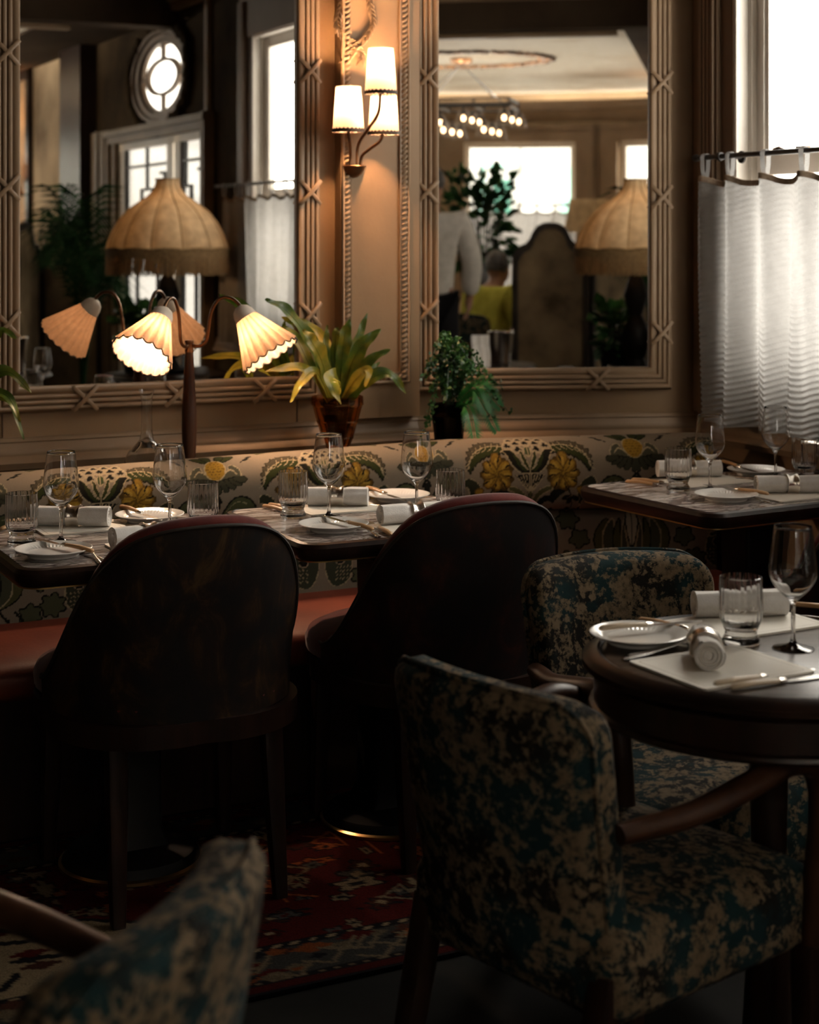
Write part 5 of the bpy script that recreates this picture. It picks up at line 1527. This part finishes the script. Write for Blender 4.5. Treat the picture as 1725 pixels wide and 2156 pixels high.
# ------------------------------------------------------------------ café curtains
def cafe_curtain(label, rodlabel, P, x0, x1, zrod, zb, tabs, seed=0, detail=True, rod0=None, rod1=None, amp=1.0):
    """P(x, d, z): x along the window, d toward the room"""
    rr = random.Random(seed)
    rod0 = rod0 if rod0 is not None else x0 - .03; rod1 = rod1 if rod1 is not None else x1 + .03
    r = thing('curtain_rod', rodlabel, 'rod', (0, 0, 0), 0, 'black curtain rods')
    mb = MB().tube([P(rod0, 0, zrod), P(rod1, 0, zrod)], .0085, 12)
    obj('pole', mb, M['iron'], r, 60)
    for e, s_ in ((rod0, -1), (rod1, 1)):
        mb = MB().tube([P(e - s_ * .002, 0, zrod), P(e + s_ * .006, 0, zrod), P(e + s_ * .018, 0, zrod), P(e + s_ * .024, 0, zrod)], [.0085, .0125, .0125, .004], 12)
        obj('finial', mb, M['iron'], r, 60)
    for e in (rod0 + .115, rod1 - .115):
        mb = MB().tube([P(e, -.085, zrod), P(e, -.04, zrod), P(e, -.012, zrod - .004), P(e, .003, zrod - .010)], .007, 8)
        mb.tube([P(e, -.089, zrod), P(e, -.083, zrod)], .02, 16)
        mb.tube([P(e - .008, 0, zrod), P(e + .008, 0, zrod)], .013, 12)
        obj('bracket', mb, M['iron'], r, 60)
    t = thing('cafe_curtain', label, 'curtain', (0, 0, 0), 0, 'white cafe curtains')
    ztop = zrod - .062
    nx = int((x1 - x0) / (.0045 if detail else .012)); nz = 330 if detail else 30
    def off(x, q):      # q 0 at the top, 1 at the hem
        o = 0
        for k, tx in enumerate(tabs):
            o += .024 * math.exp(-((x - tx) / .020) ** 2) * (1 - .55 * q)
        o += amp * (.010 + .012 * q) * math.sin(2 * PI * x / .155 + .6 + .8 * math.sin(q * 1.4)) + amp * .010 * q * math.sin(2 * PI * x / .093 + 2.0 * q + seed)
        return o
    def top(x):
        dmin = min(abs(x - tx) for tx in tabs); return ztop - .020 * (1 - math.exp(-(dmin / .035) ** 2))
    rows = []
    for i in range(nx + 1):
        x = x0 + (x1 - x0) * i / nx; zt = top(x); row = []
        for j in range(nz + 1):
            q = j / nz; z = zt + (zb - zt) * q
            rip = (.0009 + .0021 * sstep(.25, .85, q)) * math.sin(2 * PI * (z + .010 * math.sin(2 * PI * x / .155 + 1.2)) / .0185) if detail else 0
            xx = x + .020 * (1 - q) * math.sin(2 * PI * x / .31 + 1) * 0 + .022 * q * math.sin((x - x0) * 6)
            row.append(P(xx, off(x, q) - .010 + rip, z + .004 * math.sin(x * 30) * q))
        rows.append(row)
    obj('fabric', MB().grid(rows), M['curtain'], t, 180, recalc=False)
    rows = []
    for i in range(nx + 1):
        x = x0 + (x1 - x0) * i / nx; zt = top(x)
        rows.append([P(x, off(x, 0) - .010 + d, z) for d, z in ((.0025, zt - .016), (.0030, zt + .002), (-.0030, zt + .002), (-.0025, zt - .016))])
    obj('header_band', MB().grid(rows, closed_v=True), M['header'], t, 60)
    for tx in tabs:
        rows = []
        for k in range(13):
            a = 2 * PI * k / 12; dd, z_ = .0125 * math.cos(a), zrod + .0125 * math.sin(a)
            if math.sin(a) < -.2: z_ = zrod - .012 - .052 * min(1, (-math.sin(a) - .2) / .6)
            rows.append([P(tx - .011, dd + .004, z_), P(tx + .011, dd + .004, z_)])
        obj('tab', MB().grid(rows), M['curtain'], t, 60, recalc=False)
    return t
cafe_curtain('white cafe curtain with tab top at the right-hand window, above the corner table', 'black curtain rod at the right-hand window', lambda x, d, z: WW(x, .105 + d, z), .485, 2.46, 1.739, .882, [.495, .625, .80, .98, 1.15, 1.32, 1.49, 1.66, 1.83, 2.0, 2.17, 2.34, 2.45], 1, True, .452, 2.52, 1.35)
cafe_curtain('white cafe curtain of the window next to the entrance, seen only in the left mirror', 'black curtain rod of the window next to the entrance', lambda x, d, z: WW(x, .062 + d * .8, z), 2.90, 4.17, 1.775, .88, [2.92, 3.06, 3.2, 3.38, 3.56, 3.74, 3.92, 4.12], 2, False, 2.86, 4.25, 1.5)
for k, (a, b) in enumerate(BAYWIN):
    pa, pb = BAY(a - .6, BR - .09), BAY(b + .6, BR - .09); e = (pb - pa).normalized(); w_ = (pb - pa).length; inn = (BAY(0, 0) - (pa + pb) / 2).normalized()
    nm = ['first', 'second', 'third', 'fourth'][k]
    cafe_curtain('white cafe curtain of the %s bay window counted from the left wall' % nm, 'black curtain rod of the %s bay window' % nm, lambda x, d, z, pa=pa, e=e, inn=inn: pa + e * x + inn * (d + (.0)) + Vector((0, 0, z)), .03, w_ - .03, 1.80, .95, [.05 + i * (w_ - .1) / 6 for i in range(7)], 5 + k, False)

# ------------------------------------------------------------------ things seen only in the mirrors
fl = UN(.495, 4.02, 0)
lamp_t = thing('pedestal_table', 'dark pedestal table under the fringed lamp, seen only in the mirrors', 'table', fl)
obj('tabletop', MB().lathe([(0, .70), (.34, .70), (.35, .71), (.34, .725), (0, .725)], 48), M['wood'], lamp_t)
obj('pedestal', MB().lathe([(0, .05), (.05, .05), (.04, .3), (.06, .6), (.12, .70), (0, .70)], 24), M['wood'], lamp_t)
obj('base', MB().lathe([(0, 0), (.24, 0), (.22, .04), (.05, .07), (0, .07)], 32), M['wood'], lamp_t)
flm = thing('fringed_lamp', 'large domed parchment lamp with silk fringe and bronze base, seen in both mirrors', 'lamp', fl + Vector((0, 0, .7255)))
prof = [(.067, 1.805), (.066, 1.795), (.069, 1.775), (.082, 1.745), (.115, 1.708), (.170, 1.672), (.225, 1.628), (.270, 1.575), (.305, 1.515), (.330, 1.455), (.340, 1.412)]
sp = spline([(r, 0, z) for r, z in prof], 40)
mb = MB(); rows = []
for k in range(144):
    a = 2 * PI * k / 144; g = abs(((k / 12) % 1) - .5) * 2
    rows.append([(p.x * (1 - .035 * g ** 3) * math.cos(a), p.x * (1 - .035 * g ** 3) * math.sin(a), p.z - .7255) for p in sp])
mb.grid(rows, closed_u=True); sh = obj('lamp_shade', mb, M['parchment'], flm, 180, recalc=False)
mb = MB()
for k in range(12):
    a = 2 * PI * k / 12
    mb.tube([(p.x * .97 * math.cos(a), p.x * .97 * math.sin(a), p.z - .7255) for p in sp], .0035, 5)
mb.tube([(.338 * math.cos(2 * PI * i / 96), .338 * math.sin(2 * PI * i / 96), 1.412 - .7255 + .008 * abs(math.sin(6 * 2 * PI * i / 96))) for i in range(97)], .008, 6, caps=False)
mb.tube([(.067 * math.cos(2 * PI * i / 48), .067 * math.sin(2 * PI * i / 48), 1.805 - .7255) for i in range(49)], .004, 6, caps=False)
obj('rib_trim', mb, M['fringe'], sh)
mb = MB(); rr = random.Random(4)
for k in range(1000):
    a = 2 * PI * k / 1000; L = .125 + .020 * rr.random(); r = .338 + rr.uniform(-.003, .004); w = .0019
    x, y = r * math.cos(a), r * math.sin(a); tx, ty = -math.sin(a) * w, math.cos(a) * w; dx, dy = rr.uniform(-.006, .006), rr.uniform(-.006, .006)
    z1 = 1.412 - .7255; z2 = z1 - L
    mb.add([(x - tx, y - ty, z1), (x + tx, y + ty, z1), (x + tx + dx, y + ty + dy, z2), (x - tx + dx, y - ty + dy, z2)], [(0, 1, 2, 3)])
mb.lathe([(.336, 1.412 - .7255), (.337, 1.370 - .7255), (.339, 1.370 - .7255), (.340, 1.412 - .7255)], 96)
tag(obj('fringe', mb, M['fringe'], sh, 0, recalc=False), None, None, None, 'stuff')
obj('bronze_base', MB().lathe([(0, 0), (.11, 0), (.11, .02), (.07, .04), (.05, .08), (.075, .14), (.085, .20), (.06, .27), (.035, .32), (.055, .38), (.07, .43), (.05, .50), (.022, .56), (.018, .70), (.012, .95), (0, .95)], 20), M['black'], flm)
bulb(flm, Vector((0, 0, .80)), 5.0, (1, .58, .28), .03)
bush('leafy plant on the pedestal table beside the fringed lamp base', fl + u5 * -.13 + n5 * .14 + Vector((0, 0, .7255)), .11, .24, 200, 6, 'ivy', .065)

# folding screen
def screen_panel(p0, p1, htop, parent):
    e = (p1 - p0); w = e.length; e.normalize(); nn = Vector((e.y, -e.x, 0))
    def prof(o):
        hw = w / 2 - o; out = [(-hw, .02 + o), (-hw, htop - .23 - o * .3)]
        for q, z in ((-.98, .225), (-.90, .185), (-.78, .160), (-.64, .145), (-.54, .115), (-.46, .065), (-.34, .025), (-.18, .005), (0, .0)): out.append((q * hw, htop - z - o))
        return out + [(-x, z) for x, z in out[::-1][1:]]
    def T(a, b, h): return p0 + e * (w / 2 + a) + nn * h + Vector((0, 0, b))
    mb = MB(); A_, B_ = prof(0), prof(.045); n_ = len(A_)
    rows = [[T(*A_[i], -.018), T(*A_[i], .018), T(*B_[i], .018), T(*B_[i], -.018)] for i in range(n_)]
    mb.grid(rows, closed_u=True, closed_v=True); obj('panel_frame', mb, M['screen_wood'], parent, 40)
    mb = MB().prism(prof(.04), -.008, .008, T); obj('canvas', mb, M['screen_cloth'], parent, 30)
scr = thing('folding_screen', 'folding screen with arched aged canvas panels, seen only in the right mirror', 'screen', (0, 0, 0))
sA, sB, sC = VR_(1077, 11.5, .12), VR_(1240, 11.4, .12), VR_(1402, 12.3, .12)
for a, b in ((sA, sB), (sB + (sC - sB).normalized() * .012, sC)):
    a = Vector(a); b = Vector(b); a.z = b.z = .12
    screen_panel(a, b, 1.465, scr)
sD = Vector(VR_(1500, 11.8, .12)); screen_panel(Vector((sC.x, sC.y, .12)) + (sD - sC).normalized() * .012, sD, 1.47, scr)
# small shaded floor lamp behind the screen
b_ = VR_(1238, 13.5, .12)
sl = thing('floor_lamp', 'slim floor lamp with gathered tan shade behind the folding screen', 'lamp', b_)
mb = MB(); rows = []
for k in range(120):
    a = 2 * PI * k / 120; f_ = 1 + .018 * math.cos(30 * a)
    rows.append([(r * f_ * math.cos(a), r * f_ * math.sin(a), z - .12) for r, z in ((.150, 1.79), (.160, 1.72), (.178, 1.62), (.195, 1.525))])
mb.grid(rows, closed_u=True); obj('lamp_shade', mb, M['parchment'], sl, 180, recalc=False)
obj('pole', MB().tube([(0, 0, .02), (0, 0, 1.62)], .010, 10), M['brass'], sl); obj('base', MB().lathe([(0, 0), (.14, 0), (.13, .02), (.02, .04), (0, .04)], 28), M['brass'], sl)
# tall leafy plant by the bay
o = bush('tall leafy tree in the bay behind the waiter, seen only in the right mirror', VR_(1008, 13.3, .12), .27, .72, 380, 12, 'palm', .09, 1.15)
obj('trunk', MB().tube([(0, 0, .1), (.02, 0, .7), (0, 0, 1.5)], [.02, .016, .008], 8), M['soil'], o)
# chandelier
def ceiling_fill(parent, loc, watts):  # area lights added above the chandelier frame to brighten the far ceiling
    l = cached(('ceiling_fill', watts), lambda: bpy.data.lights.new('ceiling_fill', 'AREA'))
    l.shape = 'DISK'; l.size = .10; l.energy = watts; l.color = (1, .90, .78)
    o = bpy.data.objects.new('ceiling_fill', l); COL.objects.link(o); o.parent = parent; o.location = loc; o.rotation_euler = (PI, 0, 0)
    return o
ch = thing('chandelier', 'black iron frame chandelier with glowing glass bells, seen only in the right mirror', 'chandelier', UN(-1.10, 7.68, 0))
mb = MB()
for a0 in (0, PI):
    pass
EW, ED = u5, n5
def CP(x, y, z): q = EW * x + ED * y; return Vector((q.x, q.y, z))
hx, hy, ztop_, zlow = .42, .26, 2.56, 2.50
for z in (ztop_, zlow):
    pts = [CP(-hx, -hy, z), CP(hx, -hy, z), CP(hx, hy, z), CP(-hx, hy, z)]
    for a, b in zip(pts, pts[1:] + pts[:1]): mb.tube([a, b], .011, 6)
for x in (-hx, -.14, .14, hx):
    for y in (-hy, hy): mb.tube([CP(x, y, zlow), CP(x, y, ztop_)], .009, 6)
for x in (-.14, .14): mb.tube([CP(x, -hy, zlow), CP(x, hy, zlow)], .009, 6)
obj('iron_frame', mb, M['iron'], ch)
mb = MB()
for x in (-.3, .3):
    for y in (-.2, .2): mb.tube([CP(x, y, ztop_), CP(0, 0, 2.86)], .005, 6)
obj('chains', mb, M['iron'], ch)
obj('ceiling_rose', MB().lathe([(0, 2.85), (.07, 2.86), (.09, 2.88), (.09, 2.899), (0, 2.899)], 24), M['bronze'], ch)
for x in (-.40, -.24, -.08, .08, .24, .40):
    for y in (-.22, .02, .24):
        c_ = CP(x + y * .12, y, 2.41 - (.09 if (int(round(x * 100)) // 16) % 2 else 0))
        X = Matrix.Translation(c_)
        s = obj('glass_bell', MB().lathe([(.020, .075), (.035, .05), (.052, .0), (.062, -.05), (.060, -.05), (.050, .0), (.033, .048), (.018, .072)], 20, X), M['pane'], ch, 60)
        obj('lamp_holder', MB().lathe([(0, .10), (.006, .10), (.008, .07), (.018, .06), (.018, .03), (0, .03)], 12, X), M['iron'], s)
        obj('glowing_bulb', MB().ball((0, 0, .0), (.016, .016, .022), 10, 8, X), M['bulb_glow'], s, 180)
for x in (-.28, .0, .28):
    for y in (-.13, .13): ceiling_fill(ch, CP(x, y, 2.585), 30.0)
mb = MB(); rr = random.Random(2)
for k in range(150):
    a = 2 * PI * k / 150; r = .62 + rr.uniform(-.04, .04)
    mb.ball(CP(r * 1.1 * math.cos(a), r * .9 * math.sin(a), 2.89), (.03 * rr.uniform(.5, 1.3), .03 * rr.uniform(.5, 1.3), .018), 6, 4)
wr = struct('trim_17', mb, M['bronze'], 'dark leaf wreath on the far ceiling round the chandelier'); wr.location = UN(-1.10, 7.68, 0)

# service table with ice bucket
stp = VR_(1010, 9.75, 0)
stb = thing('service_table', 'small dark service table with an ice bucket, seen only in the right mirror', 'table', stp)
obj('tabletop', MB().lathe([(0, .715), (.32, .715), (.33, .725), (.32, .74), (0, .74)], 40), M['wood'], stb)
obj('pedestal', MB().lathe([(0, .0), (.20, .0), (.18, .03), (.04, .07), (.035, .6), (.10, .715), (0, .715)], 24), M['wood'], stb)
bk = VR_(1053, 9.72, .7405)
bkt = thing('ice_bucket', 'polished silver ice bucket on the service table', 'bucket', bk)
obj('bucket_body', MB().lathe([(0, 0), (.058, 0), (.062, .006), (.078, .185), (.082, .19), (.080, .194), (.075, .188), (.059, .012), (0, .010)], 36), M['silver'], bkt, 60)
nb = VR_(1011, 9.55, .7405)
mb = MB(); rows = []
for i in range(9):
    x = -.05 + .1 * i / 8; rows.append([(x + .004 * math.sin(z * 30), .028 * math.sin(PI * (z + .01) / .2) * 0 + .006 * math.sin(i * 1.9) + (.05 - z * .28), z) for z in [.0 + .18 * j / 8 for j in range(9)]] + [(x, .0 - .005 + .006 * math.sin(i * 1.9), .18)] + [(x, -.05 + z * .2 + .004 * math.sin(i), z) for z in [.18 - .17 * j / 6 for j in range(1, 7)]])
mb.grid(rows); o = obj('folded_cloth', mb, M['linen'], None, 60, recalc=False); o.location = nb; o.rotation_euler = (0, 0, heading((-nb.x + .5, 5.5 - nb.y)))
tag(o, 'white folded service cloth standing beside the ice bucket', 'cloth')
def tumbler_at(p, label):
    o = link('tumbler', cached('tumb', tumbler_mesh), M['glass']); o.location = p; tag(o, label, 'tumbler', 'ribbed water tumblers'); return o
tumbler_at(VR_(942, 9.6, .7405), 'tumbler on the service table, seen only in the right mirror')
g2 = (VR_(1190, 8.1, 0) + VR_(1292, 8.1, 0)) / 2
gt = thing('side_table', 'small dark side table with two tumblers, seen only at the foot of the right mirror', 'table', g2)
obj('tabletop', MB().lathe([(0, .715), (.27, .715), (.28, .725), (.27, .74), (0, .74)], 40), M['wood'], gt)
obj('pedestal', MB().lathe([(0, .0), (.18, .0), (.16, .03), (.035, .07), (.03, .6), (.10, .715), (0, .715)], 24), M['wood'], gt)
tumbler_at(VR_(1190, 8.1, .7405), 'tumbler on the small side table, left one at the foot of the right mirror')
tumbler_at(VR_(1292, 8.1, .7405), 'tumbler on the small side table, right one at the foot of the right mirror')

# ------------------------------------------------------------------ people
def skin_obj(name, joints, bones, mat, parent, root, sub=2):
    names = list(joints); idx = {k: i for i, k in enumerate(names)}
    me = bpy.data.meshes.new(name)
    me.from_pydata([joints[k][0] for k in names], [(idx[a], idx[b]) for a, b in bones], [])
    bm = bmesh.new(); bm.from_mesh(me); lay = bm.verts.layers.skin.verify(); bm.verts.ensure_lookup_table()
    for i, k in enumerate(names):
        r = joints[k][1]; bm.verts[i][lay].radius = r if isinstance(r, tuple) else (r, r); bm.verts[i][lay].use_root = (k == root)
    bm.to_mesh(me); bm.free()
    o = link(name, me, mat, parent)
    m_ = o.modifiers.new('Skin', 'SKIN'); m_.use_smooth_shade = True
    s_ = o.modifiers.new('Subdivision', 'SUBSURF'); s_.levels = sub; s_.render_levels = sub
    return o
def body(pose, root='pelvis'):
    J, B = {}, []
    def j(n, p, r, par=None):
        J[n] = (p, r)
        if par: B.append((par, n))
    P = pose
    j('pelvis', P['pelvis'], (.13, .10)); j('belly', P['belly'], (.125, .095), 'pelvis'); j('chest', P['chest'], (.15, .10), 'belly'); j('neck', P['neck'], .052, 'chest')
    hd = Vector(P['head']); f = Vector(P['look']).normalized(); up = Vector((0, 0, 1)); sd = f.cross(up).normalized()
    j('jaw', tuple(hd + f * .02 - up * .055), (.062, .066), 'neck'); j('head', tuple(hd + up * .02), (.076, .092), 'jaw'); j('crown', tuple(hd + up * .085 - f * .01), (.060, .072), 'head')
    j('nose', tuple(hd + f * .105 - up * .01), .012, 'head')
    for s_, n in ((-1, 'L'), (1, 'R')):
        j('ear' + n, tuple(hd + sd * (s_ * .082) - f * .005), .014, 'head')
        A = P['arm' + n]; j('sh' + n, A[0], .062, 'chest'); j('el' + n, A[1], .042, 'sh' + n); j('wr' + n, A[2], .027, 'el' + n)
        d = (Vector(A[2]) - Vector(A[1])).normalized(); pal = Vector(A[2]) + d * .06; j('palm' + n, tuple(pal), (.034, .018), 'wr' + n)
        w = d.cross(Vector(P['look'])).normalized() if abs(d.dot(f)) < .9 else sd
        w2 = d.cross(w)
        for k in range(4):
            L = (.070, .078, .073, .058)[k]; b0 = pal + w2 * (.022 - .0147 * k) + d * .025; m1 = b0 + d * L * .55 + w * .006; e = b0 + d * L * .9 + w * .026
            j('f%d%s' % (k, n), tuple(b0), .0095, 'palm' + n); j('g%d%s' % (k, n), tuple(m1), .0085, 'f%d%s' % (k, n)); j('h%d%s' % (k, n), tuple(e), .0075, 'g%d%s' % (k, n))
        tb = Vector(A[2]) + d * .03 + w2 * .030; j('t0' + n, tuple(tb), .012, 'wr' + n); j('t1' + n, tuple(tb + d * .035 + w2 * .016 + w * .01), .010, 't0' + n)
        Lg = P['leg' + n]; j('hip' + n, Lg[0], .085, 'pelvis'); j('kn' + n, Lg[1], .056, 'hip' + n); j('an' + n, Lg[2], .038, 'kn' + n); j('toe' + n, Lg[3], (.036, .025), 'an' + n)
    return J, B
def clothes(J, names, bones, grow, parent, mat, name, root):
    JJ = {k: (J[k][0], tuple(x + grow for x in J[k][1]) if isinstance(J[k][1], tuple) else J[k][1] + grow) for k in names}
    return skin_obj(name, JJ, bones, mat, parent, root)
def person(label, loc, face, pose, top, legs, cat='person'):
    t = thing('person', label, cat, loc, heading(face))
    J, B = body(pose); bod = skin_obj('body', J, B, M['skin'], t, 'pelvis')
    tn = ['pelvis', 'belly', 'chest', 'neck', 'shL', 'elL', 'wrL', 'shR', 'elR', 'wrR']
    JJ = dict(J); JJ['neck'] = (tuple(Vector(J['neck'][0]).lerp(Vector(J['chest'][0]), .25)), .060)
    for n in 'LR': JJ['wr' + n] = (tuple(Vector(J['wr' + n][0]).lerp(Vector(J['el' + n][0]), .06)), .034)
    clothes(JJ, tn, [('pelvis', 'belly'), ('belly', 'chest'), ('chest', 'neck'), ('chest', 'shL'), ('shL', 'elL'), ('elL', 'wrL'), ('chest', 'shR'), ('shR', 'elR'), ('elR', 'wrR')], .030, t, M[top], 'jacket' if top == 'jacket' else 'jumper', 'belly')
    ln = ['pelvis', 'hipL', 'knL', 'anL', 'hipR', 'knR', 'anR']
    clothes(J, ln, [('pelvis', 'hipL'), ('hipL', 'knL'), ('knL', 'anL'), ('pelvis', 'hipR'), ('hipR', 'knR'), ('knR', 'anR')], .022, t, M[legs], 'trousers', 'pelvis')
    for n in 'LR':
        a, b = Vector(J['an' + n][0]), Vector(J['toe' + n][0]); d = (b - a); d.z = 0; d.normalize()
        mb = MB(); mb.tube([a - d * .06 + Vector((0, 0, -.035)), a + Vector((0, 0, -.02)), a + d * .10 + Vector((0, 0, -.045)), b + d * .04 + Vector((0, 0, -.01))], [.035, .05, .045, .02], 12)
        obj('shoe', mb, M['black'], t, 60)
    hd = Vector(pose['head']); f = Vector(pose['look']).normalized(); sd = f.cross(Vector((0, 0, 1))).normalized()
    mb = MB(); rows = []; rr = random.Random(1)
    for i in range(28):
        az = 2 * PI * i / 28; row = []
        fr = math.cos(az)      # 1 toward the face
        lim = 1.15 + .95 * (1 - max(0, fr) ** .6 if fr > 0 else 1)
        for k in range(10):
            e = lim * k / 9; r = .104 + .005 * math.sin(az * 7 + k)
            dv = f * math.cos(az) * math.sin(e) * .98 + sd * math.sin(az) * math.sin(e) * .82 + Vector((0, 0, math.cos(e) * 1.06))
            row.append(hd + Vector((0, 0, .028)) - f * .012 + dv * r)
        rows.append(row)
    mb.grid(rows, closed_u=True); obj('hair', mb, M['hair'], t, 180)
    for s_ in (-1, 1):
        mb = MB().ball(tuple(hd + f * .083 + sd * (s_ * .031) + Vector((0, 0, .012))), .011, 10, 8); e_ = obj('eye', mb, M['porcelain'], t, 180)
        obj('pupil', MB().ball(tuple(hd + f * .0915 + sd * (s_ * .031) + Vector((0, 0, .012))), .0052, 8, 6), M['black'], e_, 180)
    obj('mouth', MB().tube([hd + f * .083 + sd * x + Vector((0, 0, -.062 - .002 * abs(x) * 30)) for x in (-.022, -.01, 0, .01, .022)], [.002, .0045, .005, .0045, .002], 8), M['skin'], t, 60)
    return t
stand = dict(pelvis=(0, 0, .97), belly=(0, .0, 1.15), chest=(0, .01, 1.38), neck=(0, .01, 1.54), head=(0, .05, 1.70), look=(0, 1, -.15),
             armL=((-.19, .0, 1.47), (-.27, -.03, 1.20), (-.25, .06, .96)), armR=((.19, .0, 1.47), (.27, -.03, 1.20), (.25, .06, .96)),
             legL=((-.09, 0, .92), (-.10, .02, .50), (-.11, -.02, .09), (-.12, .14, .035)), legR=((.09, 0, .92), (.10, .02, .50), (.11, -.02, .09), (.12, .14, .035)))
wp = VR_(908, 10.9, .12)
away = Vector((wp.x - .2, wp.y - 5.45, 0)).normalized()
person('person standing in a pale grey jacket, back turned, seen in the right mirror', wp, away, stand, 'jacket', 'trouser')
sit = dict(pelvis=(0, -.04, .54), belly=(0, -.02, .70), chest=(0, .01, .88), neck=(0, .04, 1.00), head=(0, .09, 1.125), look=(.3, 1, -.2),
           armL=((-.18, .01, .95), (-.25, .04, .74), (-.15, .28, .68)), armR=((.18, .01, .95), (.25, .04, .74), (.15, .28, .68)),
           legL=((-.09, .04, .55), (-.12, .46, .54), (-.12, .48, .10), (-.13, .62, .035)), legR=((.09, .04, .55), (.12, .46, .54), (.12, .48, .10), (.13, .62, .035)))
dp = VR_(1030, 12.2, .12)
mir = Vector((.45 - dp.x, 5.5 - dp.y, 0)).normalized(); side_ = Vector((-mir.y, mir.x, 0))
df = (-mir * .75 + side_ * -.66)
vdir = VR_(1100, 12.2, .12) - dp; df = (-mir * .7 + Vector((vdir.x, vdir.y, 0)).normalized() * .7).normalized()
person('person seated in a yellow-green jumper with dark hair, seen only in the right mirror', dp, df, sit, 'green_cloth', 'trouser')
armchair('beige and teal armchair under the seated person in the right mirror', dp, df)
